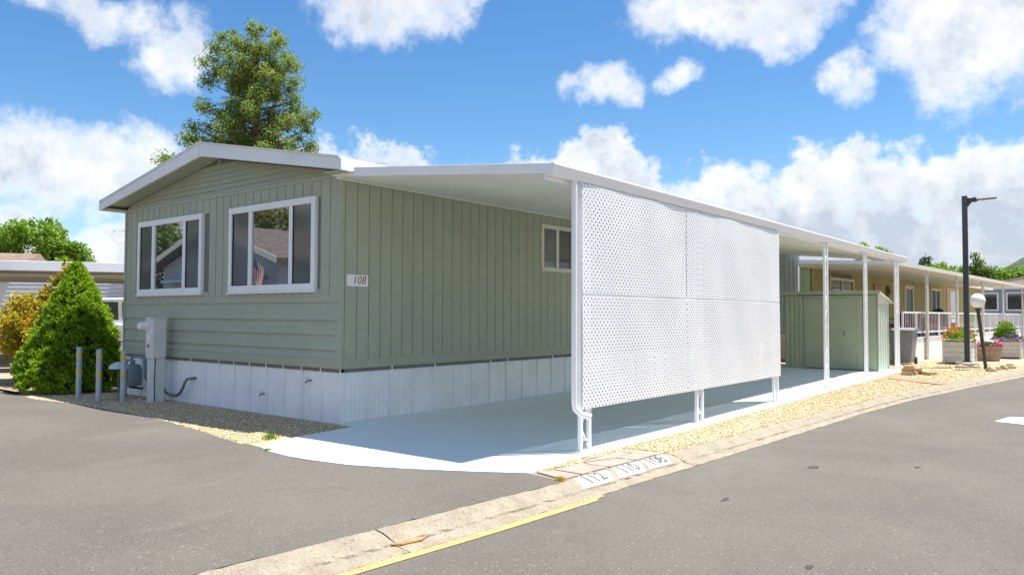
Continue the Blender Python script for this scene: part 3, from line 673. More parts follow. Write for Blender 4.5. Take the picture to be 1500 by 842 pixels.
# lattice screen
LS = thing('lattice_screen', (AX+.03, 10, 0), 'white diagonal lattice privacy screen hung between the carport posts', 'lattice screen')
def clip(poly, a, b, c, keep_ge=True):
    out = []
    for i in range(len(poly)):
        p, q = poly[i], poly[(i+1) % len(poly)]; dp = a*p[0]+b*p[1]-c; dq = a*q[0]+b*q[1]-c
        if dp >= 0: out.append(p)
        if dp*dq < 0: t = dp/(dp-dq); out.append((p[0]+(q[0]-p[0])*t, p[1]+(q[1]-p[1])*t))
    return out
def buckle(y, z):
    return .006*math.sin(y*2.1+.6)*math.sin(z*1.9)+.003*math.sin(y*5.3+z*2.2)
def lattice(y0, y1, z0, z1, seed):
    r = random.Random(seed); mb = MB(); S = .0525; wd = .029; seg = .21; oy, oz = r.uniform(0, .07), r.uniform(0, .07)
    c45 = math.sqrt(.5); hi = -.001*seed % .004
    for dr in (0, 1):
        L = (y1-y0)+(z1-z0)
        kmin, kmax = int(-L/S)-2, int(L/S)+2
        for k in range(kmin, kmax):
            for j in range(int(-L/seg)-1, int(L/seg)+2):
                cs = []
                for (u, v) in ((j*seg, k*S-wd/2), ((j+1)*seg, k*S-wd/2), ((j+1)*seg, k*S+wd/2), (j*seg, k*S+wd/2)):
                    if dr == 0: yy, zz = (u-v)*c45, (u+v)*c45
                    else: yy, zz = (u+v)*c45, (v-u)*c45
                    cs.append((y0+oy+yy, z0+oz+zz))
                if max(p[0] for p in cs) < y0 or min(p[0] for p in cs) > y1 or max(p[1] for p in cs) < z0 or min(p[1] for p in cs) > z1: continue
                for pl in ((1, 0, y0), (-1, 0, -y1), (0, 1, z0), (0, -1, -z1)):
                    if cs: cs = clip(cs, *pl)
                if len(cs) < 3: continue
                xb = AX+.026+hi+dr*.0008; n = len(cs)
                vs = [(xb+buckle(*p), *p) for p in cs]+[(xb+.003+buckle(*p), *p) for p in cs]
                mb.add(vs, [tuple(range(n))[::-1], tuple(range(n, 2*n))]+[(i, (i+1) % n, n+(i+1) % n, n+i) for i in range(n)])
    ob = mb.build('lattice_panel', METALW, LS); ob['kind'] = 'stuff'; return ob
for i, (a, b_) in enumerate(((6.965, 9.497), (9.518, 11.985), (11.99, 13.05))):
    lattice(a, b_, 1.735, 2.935, i+1); lattice(a+.0, b_+(.012 if i == 0 else 0), .476, 1.722, i+5)
for z in (1.728,): 
    MB().box(AX+.018, AX+.024, 7.0, 13.04, z-.02, z+.02).build('rail', METALW, LS)
for ee in (7.0, 9.94, 13.02): MB().box(AX+.014, AX+.0235, ee-.02, ee+.02, .50, 2.93).build('batten', METALW, LS)

# ------------------------------------------------------------------ small things round the house front
bol = None
for (x, y, h, lb) in ((-14.58, 5.82, .90, 'grey pipe bollard with yellow bands nearest the clipped conical shrub'), (-13.65, 5.77, .89, 'grey pipe bollard with yellow bands, middle one of the three'),
                      (-13.24, 5.99, .865, 'grey pipe bollard with yellow bands right in front of the gas meter')):
    t = thing('bollard', (x, y, 0), lb, 'bollard', 'pipe bollards guarding the meters')
    MB().lathe([(.044, -.05), (.044, h-.012), (.036, h-.002), (.02, h)], (x, y, 0), 16).build('pipe', GALV, t, smooth=True)
    for z in (.50, .76):
        MB().lathe([(.0455, z-.03-.04*(z < .6)), (.0465, z-.03-.04*(z < .6)), (.0465, z+.03-.04*(z < .6)), (.0455, z+.03-.04*(z < .6))], (x, y, 0), 16).build('band', YBAND, t, smooth=True)
t = thing('electric_meter_pedestal', (-12.93, 6.40, 0), 'grey steel electric meter pedestal standing before the front skirting', 'meter pedestal')
MB().box(-13.045, -12.815, 6.30, 6.49, -.05, .74).build('post_cabinet', PED, t, bevel=.006)
MB().box(-13.06, -12.80, 6.27, 6.50, .742, 1.41).build('meter_box', PED, t, bevel=.008)
MB().prism([(6.26, 1.41), (6.51, 1.41), (6.51, 1.425), (6.26, 1.43)], -13.07, -12.79, 'x').build('cap', PED, t)
mb = MB(); mb.lathe([(.085, 0), (.085, .05), (.075, .055), (.072, .13), (.06, .15), (.0, .152)], (0, 0, 0), 20)
mb.v = [(-13.00+p[0]*.9, 6.27-p[2], 1.29+p[1]*.9) for p in mb.v]
mb.build('meter', GLOBE, t, smooth=True)
MB().box(-13.04, -12.83, 6.262, 6.269, .80, 1.15).build('breaker_door', PED, t, bevel=.003)
MB().box(-12.98, -12.86, 6.256, 6.2615, 1.04, 1.12).build('notice_sticker', WPAINT, t); MB().box(-12.97, -12.91, 6.256, 6.2615, .92, .98).build('warning_sticker', P_RED, t)
MB().tube([(-12.80, 6.32, .74), (-12.80, 6.31, .5), (-12.805, 6.31, .3), (-12.80, 6.32, .0)], .008, 6).build('ground_wire', BLACK, t)
tag(MB().tube([(-13.05, 6.56, .33), (-13.0, 6.55, .24), (-12.9, 6.54, .17), (-12.78, 6.54, .125), (-12.62, 6.54, .11), (-12.47, 6.54, .13), (-12.36, 6.54, .19), (-12.30, 6.55, .27), (-12.26, 6.56, .36), (-12.22, 6.57, .41), (-12.16, 6.64, .42), (-12.14, 6.73, .42)], .024, 9).build('flexible_conduit', DARKP, smooth=True),
    'dark flexible conduit looping out of the white front skirting', 'conduit')
gm = thing('gas_meter', (-13.85, 6.45, 0), 'dark grey gas meter with pipes between bollard and meter pedestal', 'gas meter')
MB().lathe([(.05, .20), (.13, .22), (.15, .27), (.15, .5), (.12, .58), (.06, .60)], (-13.82, 6.42, 0), 16).build('meter_body', GASM, gm, smooth=True)
MB().box(-13.90, -13.74, 6.25, 6.30, .30, .50).build('index_box', GASM, gm, bevel=.01)
MB().tube([(-13.88, 6.42, .59), (-13.88, 6.42, .70), (-13.86, 6.44, .73), (-13.52, 6.46, .73), (-13.46, 6.46, .70), (-13.45, 6.46, .38), (-13.43, 6.5, .33), (-13.38, 6.66, .33)], .026, 8).build('outlet_pipe', GASM, gm, smooth=True)
MB().tube([(-13.78, 6.42, .59), (-13.78, 6.42, .66), (-14.05, 6.42, .66), (-14.08, 6.42, .6), (-14.08, 6.42, 0)], .022, 8).build('riser_pipe', GASM, gm, smooth=True)
MB().tube([(-13.5, 6.45, .18), (-14.0, 6.45, .18)], .02, 6).build('bracket', BLACK, gm)
pl = thing('path_light', (-13.57, 6.06, 0), 'small path light with pale domed shade behind the bollards', 'path light')
MB().tube([(-13.57, 6.06, -.02), (-13.57, 6.06, .56)], .012, 7).build('stem', DARKP, pl)
MB().lathe([(.165, .55), (.155, .575), (.12, .62), (.07, .65), (.02, .662), (.0, .664)], (-13.57, 6.06, 0), 18).build('shade', mat('pale_aqua_shade', (.55, .66, .64), .4, .05), pl, smooth=True)

# ------------------------------------------------------------------ vegetation
def rand_dirs(n):
    d = RNG.normal(size=(n, 3)); return d/np.linalg.norm(d, axis=1, keepdims=True)
def cone_shrub():
    c = np.array([-15.98, 6.30]); Hh, Rb = 2.46, 1.0
    t = thing('conical_shrub', (c[0], c[1], 0), 'dense green cone shaped evergreen shrub beside the house corner', 'shrub')
    MB().tube([(c[0], c[1], -.05), (c[0], c[1], 1.2), (c[0]+.02, c[1], 2.3)], [.07, .05, .01], 8).build('trunk', BARK, t)
    def rr(z, a): 
        base = Rb*np.clip(1-(z/Hh)**1.25, 0, 1)**.88*(.90+.1*np.clip(z/.35, 0, 1))
        return base*(1+.07*np.sin(3*a+2.1*z)+.06*np.sin(7*a-6.2*z)+.05*np.sin(13*a+9*z))
    # tufts
    nt = 2100; z = np.where(RNG.random(nt) < .75, Hh*(1-np.sqrt(RNG.random(nt)*.985)), Hh*RNG.random(nt)**.9); z = np.clip(z*1.0+.04, .05, Hh-.04); a = RNG.uniform(0, 2*np.pi, nt)
    r = rr(z, a)*RNG.uniform(.84, 1.0, nt)
    cen = np.stack([c[0]+r*np.cos(a), c[1]+r*np.sin(a), z], 1); m = 34
    out = np.stack([np.cos(a), np.sin(a), np.full(nt, .9)], 1)
    C = np.repeat(cen, m, 0); O = np.repeat(out, m, 0); d = O*.9+rand_dirs(nt*m)*.9
    C = C+rand_dirs(nt*m)*RNG.uniform(0, .075, (nt*m, 1))+d*.02
    V = leaf_quads(C-np.array([c[0], c[1], 0])*1.0, d, RNG.uniform(.045, .085, nt*m), .022)
    big_mesh('foliage', V, 4, L_SPR, t)
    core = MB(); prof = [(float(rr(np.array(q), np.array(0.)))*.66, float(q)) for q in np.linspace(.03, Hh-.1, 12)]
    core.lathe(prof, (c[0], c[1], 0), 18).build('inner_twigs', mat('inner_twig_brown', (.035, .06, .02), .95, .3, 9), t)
cone_shrub()
def clump_tree(name, base, label, cat, leaf, clumps, nleaf, lsize, trunk, group=None, wr=.55, droop=0.0, bark=BARK, cname='crown', hollow=.35, lim=True):
    """clumps: list of (x,y,z,r) relative to base; trunk: [(x,y,z,r)...]"""
    bz = Vector(base); t = thing(name, base, label, cat, group)
    MB().tube([tuple(bz+Vector(p[:3])) for p in trunk], [p[3] for p in trunk], 9).build('trunk', bark, t, smooth=True)
    if lim:
        lb = MB()
        for (x, y, z, r) in clumps:
            zs = max(trunk[0][2]+.2, min(z-.35*math.hypot(x, y), trunk[-1][2])); k = [i for i in range(len(trunk)-1) if trunk[i][2] <= zs <= trunk[i+1][2]]
            k = k[0] if k else len(trunk)-2; a_, b2 = trunk[k], trunk[k+1]; u = (zs-a_[2])/max(1e-3, b2[2]-a_[2])
            p0 = Vector([a_[i]+(b2[i]-a_[i])*u for i in range(3)]); p1 = Vector((x, y, z)); md_ = (p0+p1)/2+Vector((0, 0, -.05*(p1-p0).length))
            rr_ = max(.008, .28*(a_[3]+(b2[3]-a_[3])*u)); lb.tube([tuple(bz+p0), tuple(bz+md_), tuple(bz+p1)], [rr_, rr_*.7, rr_*.25], 5, cap=False)
        lb.build('limbs', bark, t)
    cl = np.array(clumps); wts = cl[:, 3]**2; wts /= wts.sum(); idx = RNG.choice(len(cl), nleaf, p=wts)
    d = rand_dirs(nleaf); rad_ = (hollow+(1-hollow)*RNG.random(nleaf))[:, None]
    C = cl[idx, :3]+d*rad_*cl[idx, 3:4]*np.array([1, 1, .8]); ld_ = d*.7+rand_dirs(nleaf)*.8; ld_[:, 2] -= droop
    V = leaf_quads(C, ld_, RNG.uniform(.7, 1.3, nleaf)*lsize, lsize*wr)
    big_mesh(cname, V, 4, leaf, t); return t
RH = np.array([math.cos(YAW), math.sin(YAW)]); FH = np.array([-math.sin(YAW), math.cos(YAW)])
# tall redwood behind the house: half widths left / right of the trunk (metres, as seen across the street) by height
def redwood():
    SIL = [(6.2, 3.6, 1.9), (6.8, 3.5, 1.9), (7.5, 3.0, 2.0), (8.2, 2.5, 2.2), (8.8, 2.55, 2.3), (9.3, 1.6, 1.6), (9.8, 1.75, 1.75), (10.4, 1.95, 1.7), (10.9, 1.85, 1.55), (11.4, 1.65, 1.3), (11.8, 1.1, .9), (12.15, .55, .45)]
    cl = []
    r = random.Random(5)
    hgt = 4.6
    while hgt < 12.0:
        wl = float(np.interp(hgt, [s[0] for s in SIL], [s[1] for s in SIL])); wr_ = float(np.interp(hgt, [s[0] for s in SIL], [s[2] for s in SIL])); depth = .75*(wl+wr_)/2
        nb = 6 if hgt < 11 else 5
        a0 = r.uniform(0, 6.28)
        for q in range(nb):
            an = a0+q*2*math.pi/nb+r.uniform(-.4, .4); cx_, cy_ = math.cos(an), math.sin(an)
            ext = (wr_ if cx_ > 0 else wl)*abs(cx_)+depth*(1-abs(cx_))*.9; ext *= r.uniform(.72, 1.0)
            n = max(1, int(ext/.55))
            for k in range(n):
                u = (k+1)/n; 
                if u < .3 and r.random() < .6: continue
                px = cx_*ext*u+r.uniform(-.15, .15); py = cy_*ext*u+r.uniform(-.15, .15); pz = hgt+.10*u*ext+r.uniform(-.15, .15)
                p = RH*px+FH*py; cl.append((p[0], p[1], pz, r.uniform(.32, .52)*(1.0 if hgt < 11.2 else .8)))
        hgt += r.uniform(.30, .42)
    for px, pz, s in ((-3.55, 6.35, .4), (-3.3, 6.1, .45), (-3.0, 7.0, .35), (-3.1, 6.6, .4), (-2.7, 6.2, .45), (1.9, 8.3, .4), (2.1, 7.7, .4)):
        p = RH*px; cl.append((p[0], p[1], pz, s))
    return clump_tree('redwood_tree', (-25.0, 15.9, 0), 'tall ragged evergreen tree rising behind the green house roof', 'tree', L_CON, cl, 95000, .125,
                      [(0, 0, 0, .42), (0, 0, 3, .36), (.05, 0, 6, .27), (0, .05, 9, .15), (0, 0, 12.0, .03)], wr=.34, droop=.25, hollow=.1)
redwood()
def blob_clumps(n, rx, rz, zc, seed, rmin=.35, rmax=.7, ry=None, power=.6):
    r = random.Random(seed); out = []
    while len(out) < n:
        x, y, z = r.uniform(-1, 1), r.uniform(-1, 1), r.uniform(-1, 1); q = x*x+y*y+z*z
        if q > 1 or q < .25: continue
        out.append((x*rx, y*(ry or rx), zc+z*rz, r.uniform(rmin, rmax)))
    return out
def cone_clumps(n, rb, z0, z1, seed, rmin=.3, rmax=.6, pw=1.0):
    r = random.Random(seed); out = []
    for _ in range(n):
        z = z0+(z1-z0)*(1-math.sqrt(r.random())); f = (1-(z-z0)/(z1-z0))**pw; a = r.uniform(0, 6.28); q = rb*f*math.sqrt(r.uniform(.3, 1))
        out.append((q*math.cos(a), q*math.sin(a), z, r.uniform(rmin, rmax)*(.5+.5*f)))
    return out
clump_tree('round_tree', (-49.9, 17.5, 0), 'bright green rounded tree above the far carport', 'tree', L_GRN, blob_clumps(70, 2.5, 2.0, 5.0, 3, .45, .8), 16000, .24, [(0, 0, 0, .25), (0, 0, 3, .2), (.2, 0, 5.5, .06)])
clump_tree('leafy_shrub', (-18.7, 6.7, 0), 'loose yellow and orange leaved shrub behind the conical evergreen', 'shrub', L_AUT,
           [(x, y*.6, z, r_) for x, y, z, r_ in blob_clumps(75, 1.25, .95, 1.1, 9, .22, .40)]+[(RH[0]*a, RH[1]*a, z, .2) for a, z in ((.2, 1.9), (.35, 2.15), (.5, 2.5), (.1, 2.0), (.45, 2.3), (.6, 2.1), (.0, 1.65), (.3, 2.2), (.6, 1.8), (.7, 1.5), (-.4, 1.3))], 14000, .10,
           [(0, 0, -.05, .05), (.05, 0, .6, .04), (.1, 0, 1.5, .015)], wr=.6, hollow=.25)
for nm, base, lb, lf, cl, n, ls, tr in (
    ('broadleaf_tree', (-11.6, 48.5, 0), 'leafy light green tree above the neighbour roof near the awning end', L_GRN, blob_clumps(34, 1.3, 1.9, 4.2, 21, .35, .6), 6500, .20, [(0, 0, 0, .16), (0, 0, 2.6, .12), (0, 0, 5, .03)]),
    ('fir_tree', (-14.3, 78.2, 0), 'dark blue green pointed fir above the neighbour porch roof', L_DRK, cone_clumps(80, 1.9, 2.2, 7.4, 22, .4, .8), 9000, .24, [(0, 0, 0, .2), (0, 0, 4, .12), (0, 0, 7.3, .02)]),
    ('broadleaf_tree', (-11.6, 70.0, 0), 'low rounded green tree right of the pointed fir', L_GRN, blob_clumps(40, 2.4, 1.4, 4.3, 23, .5, .8), 6000, .26, [(0, 0, 0, .2), (0, 0, 3, .15), (0, 0, 5, .03)]),
    ('pine_tree', (-9.2, 69.7, 0), 'broad mid green pine just right of the street lamp pole', L_MID, cone_clumps(90, 2.3, 2.0, 6.7, 24, .5, .9, .75), 12000, .26, [(0, 0, 0, .25), (0, 0, 4, .14), (0, 0, 6.4, .03)]),
    ('broadleaf_tree', (-7.6, 76.7, 0), 'yellow green tree between the pine and the hill', L_GRN, blob_clumps(50, 2.3, 1.5, 3.9, 25, .5, .9), 8000, .28, [(0, 0, 0, .2), (0, 0, 3, .15), (0, 0, 5, .03)]),
    ('broadleaf_tree', (-7.5, 84, 0), 'green rounded tree at the right edge of the picture', L_MID, blob_clumps(60, 4.2, 1.4, 4.2, 26, .5, .9), 11000, .28, [(0, 0, 0, .25), (0, 0, 3, .15), (0, 0, 4.6, .03)])):
    clump_tree(nm, base, lb, 'tree', lf, cl, n, ls, tr, 'trees beyond the neighbour house')

for x, y, s_, lb in ((-8.05, 5.38, .11, 'small tuft of green weed where gravel meets the slab'), (-7.35, 4.90, .06, 'tiny weed in the joint between slab and street'), (-4.03, 5.72, .07, 'dry orange weed tuft at the corner of the flagstones')):
    t = thing('weed_tuft', (x, y, 0), lb, 'weed'); C = np.zeros((70, 3)); C[:, :2] = RNG.normal(0, s_*.35, (70, 2)); C[:, 2] = s_*.25
    big_mesh('blades', leaf_quads(C, rand_dirs(70)*.5+np.array([0, 0, .8]), s_*.8, s_*.12), 4, L_AUT if 'orange' in lb else L_GRN, t)
# ------------------------------------------------------------------ shed on the slab
SX0, SX1, SY0, SY1 = -7.10, -4.83, 20.45, 21.68; sz = g(20.5)+.02
T = thing('garden_shed', ((SX0+SX1)/2, 21, sz), 'low sage green metal garden shed at the far end of the carport slab', 'shed')
MB().box(SX0+.012, SX1-.012, SY0+.012, SY1-.012, sz, 1.80).build('frame', GROOVE, T)
def ribbed(a, b, n, off):
    pr = []
    for i in range(n):
        q = (b-a)/n; x = a+q*i; pr += [(x, 0), (x+q*.12, off), (x+q*.50, off), (x+q*.62, 0)]
    return pr+[(b, 0)]
MB().prism([(x, SY0-d) for x, d in ribbed(SX0, -6.62, 4, .010)]+[(-6.62, SY0+.01), (SX0, SY0+.01)], sz, 2.02, 'z').build('front_panel', SHED, T)
for a, b_, dy in ((-6.61, -5.30, .022), (-5.30, -5.16, .016)): MB().box(a, b_-.002, SY0-dy, SY0-dy+.014, sz+.03, 1.96).build('door', SHED, T, bevel=.004)
MB().box(-6.62, -5.15, SY0-.028, SY0+.005, 1.965, 2.02).build('door_track', SHED, T)
MB().box(-5.15, SX1, SY0-.012, SY0+.005, sz, 2.02).build('front_panel', SHED, T)
for dx in (-5.62,): MB().box(dx, dx+.03, SY0-.036, SY0-.022, 1.0, 1.12).build('handle', GROOVE, T)
MB().prism([(SX1+d, y) for y, d in ribbed(SY0+.05, SY1-.02, 5, .022)]+[(SX1-.01, SY1-.02), (SX1-.01, SY0+.05)], sz, 1.80, 'z').build('side_panel', SHEDR, T)
MB().box(SX1-.01, SX1+.026, SY0-.012, SY0+.05, sz, 2.02).build('corner_post', SHED, T)
MB().prism([(SY0+.05, 1.80), (SY1, 1.80), (SY1, 1.83), (SY0+.05, 2.03)], SX1-.02, SX1+.012, 'x').build('gable_plate', CREAM, T)
rf = MB().prism([(SY0-.10, 2.055), (SY1+.10, 1.82), (SY1+.10, 1.865), (SY0-.10, 2.12)], SX0-.10, SX1+.09, 'x'); rf.build('roof', SHEDR, T, bevel=.006)
MB().prism([(SY0-.115, 2.045), (SY0-.10, 2.045), (SY0-.10, 2.13), (SY0-.115, 2.13)], SX0-.11, SX1+.10, 'x').build('roof_trim', SHED, T)
# pale ribbed lean-to beyond the house end
e = thing('lean_to', (-8.1, 23.6, .2), 'pale teal ribbed metal lean-to behind the lattice end of the carport', 'shed')
MB().prism([(x, 22.95-d) for x, d in ribbed(-8.8, -7.58, 9, .02)]+[(-7.58, 23.1), (-8.8, 23.1)], .95, 3.34, 'z').build('wall', PALE, e)
MB().box(-8.85, -7.55, 22.9, 23.1, .82, .948).build('base_trim', WHITE, e); MB().box(-8.85, -7.5, 22.85, 23.2, 3.342, 3.42).build('roof', METALW, e)
for k in range(8): MB().box(-8.8, -7.62, 22.98, 23.0, .2+k*.078, .2+k*.078+.062).build('slat', WHITE, e)
MB().box(-8.75, -7.6, 23.02, 23.1, .1, .82).build('plinth', CONC, e)

# ------------------------------------------------------------------ street lamps, planters, bricks at the right
lp = thing('street_lamp', (-3.37, 23.75, g(23.7)), 'tall charcoal street lamp with a flat lamp head on a concrete footing', 'street lamp')
x, y, z = -3.37, 23.75, g(23.7)
MB().lathe([(.27, -.05), (.275, .11), (.25, .13), (.0, .131)], (x, y, z), 20).build('footing', CONC, lp)
MB().box(x-.11, x+.11, y-.11, y+.11, z+.131, z+.155).build('base_plate', LAMPG, lp)
MB().box(x-.062, x+.062, y-.062, y+.062, z+.155, 4.75).build('pole', LAMPG, lp, bevel=.008)
hd = Vector((RH[0], RH[1], 0))
ap = Vector((x, y, 4.64)); sd_ = (0, 0, 1)
MB().bar(ap+hd*.05, ap+hd*.30, .09, .10).add([tuple(ap+hd*.06+Vector((0, 0, -.05))), tuple(ap+hd*.20+Vector((0, 0, -.05))), tuple(ap+hd*.06+Vector((0, 0, -.22)))], [(0, 1, 2)]).build('arm', LAMPG, lp)
hb = MB().bar(ap+hd*.30+Vector((0, 0, .0)), ap+hd*.80+Vector((0, 0, .05)), .26, .05); hb.bar(ap+hd*.22+Vector((0, 0, .06)), ap+hd*.30+Vector((0, 0, .065)), .05, .05)
hh = hb.build('lamp_head', mat('lamp_head_grey', (.20, .20, .19), .5, .05), lp, bevel=.012)
MB().bar(ap+hd*.36+Vector((0, 0, -.022)), ap+hd*.74+Vector((0, 0, .016)), .18, .012).build('lens', GLOBE, hh)
gl = thing('globe_lamp', (-2.86, 23.1, g(23.1)), 'leaning black garden lamp with round white globe by the kerb', 'garden lamp')
b0 = Vector((-2.86, 23.1, g(23.1))); b1 = b0+Vector((RH[0], RH[1], 0))*-.19+Vector((0, 0, 1.58))
MB().tube([tuple(b0-Vector((0, 0, .05))), tuple(b1)], .042, 12).build('post', LAMPG, gl, smooth=True)
mb = MB(); mb.lathe([(.05, -.02), (.06, .0), (.11, .035), (.165, .11), (.185, .19), (.165, .27), (.11, .34), (.05, .372), (0, .376)], tuple(b1), 20); mb.build('globe', GLOBE, gl, smooth=True)
MB().lathe([(.055, -.05), (.075, -.02), (.075, .005)], tuple(b1), 14).build('collar', LAMPG, gl, smooth=True)

def planting(parent, cx, cy, z, rx, ry, hh_, leafm, petm, seed, nl=900, npet=260, ptop=True, ls=.09):
    st = np.random.default_rng(seed); p = st.normal(size=(nl, 3)); p /= np.linalg.norm(p, axis=1, keepdims=True); p *= st.uniform(.4, 1, (nl, 1)); p[:, 2] = np.abs(p[:, 2])
    C = p*np.array([rx, ry, hh_]); V = leaf_quads(C+np.array([cx, cy, z])-np.array(org(parent)), p+rand_dirs(nl)*.6+np.array([0, 0, .4]), ls, ls*.6); big_mesh('leaves', V, 4, leafm, parent)
    if petm:
        q = st.normal(size=(npet, 3)); q /= np.linalg.norm(q, axis=1, keepdims=True); q[:, 2] = np.abs(q[:, 2]); C = q*np.array([rx*1.05, ry*1.05, hh_*1.08 if ptop else hh_*.5])
        k = st.integers(0, npet, npet//5); C[:len(k)*0+0]
        cen = C[st.integers(0, max(2, npet//9), npet)]+st.normal(0, .025, (npet, 3))
        V = leaf_quads(cen+np.array([cx, cy, z])-np.array(org(parent)), rand_dirs(npet), .05, .045); big_mesh('blossoms', V, 4, petm, parent)
def planter(x0, y0, wd, dp, h, label, rz=0.0):
    z = g(y0); t = thing('planter_box', (x0, y0, z), label, 'planter', 'flower planters by the neighbour porch')
    n = 4
    for k in range(4):
        zz = z+.03+k*(h-.06)/4; q = (h-.06)/4-.008
        for nm, bx_ in (('plank', (x0-wd/2, x0+wd/2, y0-dp/2, y0-dp/2+.025)), ('plank', (x0-wd/2, x0+wd/2, y0+dp/2-.025, y0+dp/2)), ('plank', (x0-wd/2, x0-wd/2+.025, y0-dp/2+.027, y0+dp/2-.027)), ('plank', (x0+wd/2-.025, x0+wd/2, y0-dp/2+.027, y0+dp/2-.027))):
            MB().box(*bx_, zz, zz+q).build(nm, GWOOD, t)
    for sx in (-1, 1):
        for sy in (-1, 1): MB().box(x0+sx*(wd/2+.012)-.03, x0+sx*(wd/2+.012)+.03, y0+sy*(dp/2+.012)-.03, y0+sy*(dp/2+.012)+.03, z-.02, z+h).build('corner_post', GWOOD, t)
    MB().box(x0-wd/2-.05, x0+wd/2+.05, y0-dp/2-.05, y0-dp/2+.04, z+h, z+h+.03).box(x0-wd/2-.05, x0+wd/2+.05, y0+dp/2-.04, y0+dp/2+.05, z+h, z+h+.03).box(x0-wd/2-.05, x0-wd/2+.04, y0-dp/2+.04, y0+dp/2-.04, z+h, z+h+.03).box(x0+wd/2-.04, x0+wd/2+.05, y0-dp/2+.04, y0+dp/2-.04, z+h, z+h+.03).build('rim', GWOOD, t)
    MB().box(x0-wd/2+.026, x0+wd/2-.026, y0-dp/2+.028, y0+dp/2-.028, z+.02, z+h-.04).build('soil', SOIL, t)
    return t, z+h
t, zt = planter(-3.78, 25.3, .62, 1.05, .66, 'white wooden planter with orange flowers behind the tall street lamp')
planting(t, -3.78, 25.3, zt-.04, .42, .68, .42, L_GRN, P_RED, 3)
t, zt = planter(-2.92, 28.9, .62, 1.0, .56, 'white wooden planter with purple flowers behind the globe lamp')
planting(t, -2.92, 28.9, zt-.02, .48, .70, .20, L_MID, P_PUR, 4, npet=520, ls=.07); planting(t, -3.05, 29.0, zt+.1, .34, .4, .52, L_GRN, None, 5)
def barrel(x, y, label, petm, seed):
    z = g(y); t = thing('barrel_planter', (x, y, z), label, 'planter', 'half barrel planters')
    n = 14; prof = [(.29, 0), (.335, .22), (.35, .44)]
    for k in range(n):
        a0, a1 = 2*math.pi*k/n+.012, 2*math.pi*(k+1)/n-.012; vs = []
        for r_, zz in prof:
            for q, rr_ in ((a0, r_), (a1, r_), (a1, r_-.025), (a0, r_-.025)): vs.append((x+rr_*math.cos(q), y+rr_*math.sin(q), z+zz))
        MB().add(vs, [(0, 3, 2, 1), (8, 9, 10, 11)]+[(i*4+j, i*4+(j+1) % 4, i*4+4+(j+1) % 4, i*4+4+j) for i in (0, 1) for j in range(4)]).build('stave', BARREL, t)
    for zz, r_ in ((.06, .305), (.26, .343), (.40, .351)): MB().lathe([(r_-.004, zz-.02), (r_+.004, zz-.02), (r_+.006, zz+.02), (r_-.002, zz+.02)], (x, y, z), 20).build('hoop', HOOP, t, smooth=True)
    MB().lathe([(.27, .01), (.31, .38), (0, .39)], (x, y, z), 16).build('soil', SOIL, t)
    planting(t, x, y, z+.40, .36, .36, .17, L_MID, petm, seed, 450, 420)
barrel(-3.28, 27.0, 'oak half barrel of pink flowers between the two white planters', P_PNK, 6)
barrel(-2.35, 30.4, 'oak half barrel planter at the right edge of the picture', P_PUR, 7)
# brick pile, pavers, rocks
bp = [(-4.10, 20.15, .0, .1), (-4.02, 20.38, .0, -.2), (-4.12, 20.22, .075, .05), (-4.08, 20.22, .15, .12), (-4.0, 20.5, .075, .4), (-3.72, 20.45, 0, .9)]
for i, (x, y, dz, rz) in enumerate(bp):
    mb = MB().box(-.11, .11, -.16, .16, 0, .07); o = mb.build('block', BRICK if i > 1 else ROCK, bevel=.006); o.location = (x, y, g(y)+.002+dz); o.rotation_euler = (0, 0, rz)
    tag(o, ['brown block at the bottom of the pile beside the downspout', 'brown block under the pile, farther from the road', 'tan block in the middle of the pile by the downspout', 'tan block on top of the pile by the downspout', 'tan block at the back of the pile by the downspout', 'loose tan block lying off the side of the pile'][i], 'block', 'blocks piled by the downspout')
pv2 = MB().add([(x, y, g(y)+.001) for x, y in ((-4.40, 18.9), (-4.38, 19.75), (-3.0, 18.35), (-2.98, 17.75))], [(0, 1, 2, 3)]).build('paver_bed', KERBT); structure(pv2)
for k in range(9):
    for q in range(2):
        u0, u1 = k/9, (k+.93)/9; y0a = 18.92+(17.80-18.92)*u0; y0b = 18.92+(17.80-18.92)*u1; xx0 = -4.38+1.40*u0; xx1 = -4.38+1.40*u1; wd = .38-.02*k; o0 = q*(wd+.02)
        MB().prism([(xx0, y0a+o0), (xx1, y0b+o0), (xx1, y0b+o0+wd), (xx0, y0a+o0+wd)], g(18.5)-.02, g(18.5)+.012+jit(.004), 'z').build('paver', REDB, pv2)
def rock(x, y, s, lb, grp=None):
    bm = bmesh.new(); bmesh.ops.create_icosphere(bm, subdivisions=2, radius=1)
    rg = random.Random(int(x*971+y*37)); ph = [rg.uniform(0, 6) for _ in range(6)]
    for v in bm.verts:
        k = 1+.16*math.sin(3*v.co.x+ph[0])+.14*math.sin(4*v.co.y+ph[1])+.12*math.sin(5*v.co.z+ph[2]); v.co = v.co*k; v.co.x *= s*1.2; v.co.y *= s*.85; v.co.z *= s*.6
    me = bpy.data.meshes.new('rock'); bm.to_mesh(me); bm.free(); me.materials.append(ROCK)
    o = bpy.data.objects.new('rock', me); COL.objects.link(o); o.location = (x, y, g(y)+s*.3); o.rotation_euler = (0, 0, rg.uniform(0, 3)); return tag(o, lb, 'rock', grp)
for i, (x, y, s) in enumerate(((-2.66, 22.5, .12), (-2.60, 23.0, .10), (-2.5, 23.5, .11), (-2.42, 23.9, .13), (-3.45, 23.35, .11), (-3.15, 23.55, .09))):
    rock(x, y, s, ['tan rock beside the foot of the globe lamp', 'small tan rock, second from the globe lamp foot', 'tan rock, third in the line along the kerb', 'larger tan rock at the far end of the kerb line', 'rounded rock lying on the left of the street lamp footing', 'small rock on the right of the street lamp footing'][i], 'rocks along the kerb')
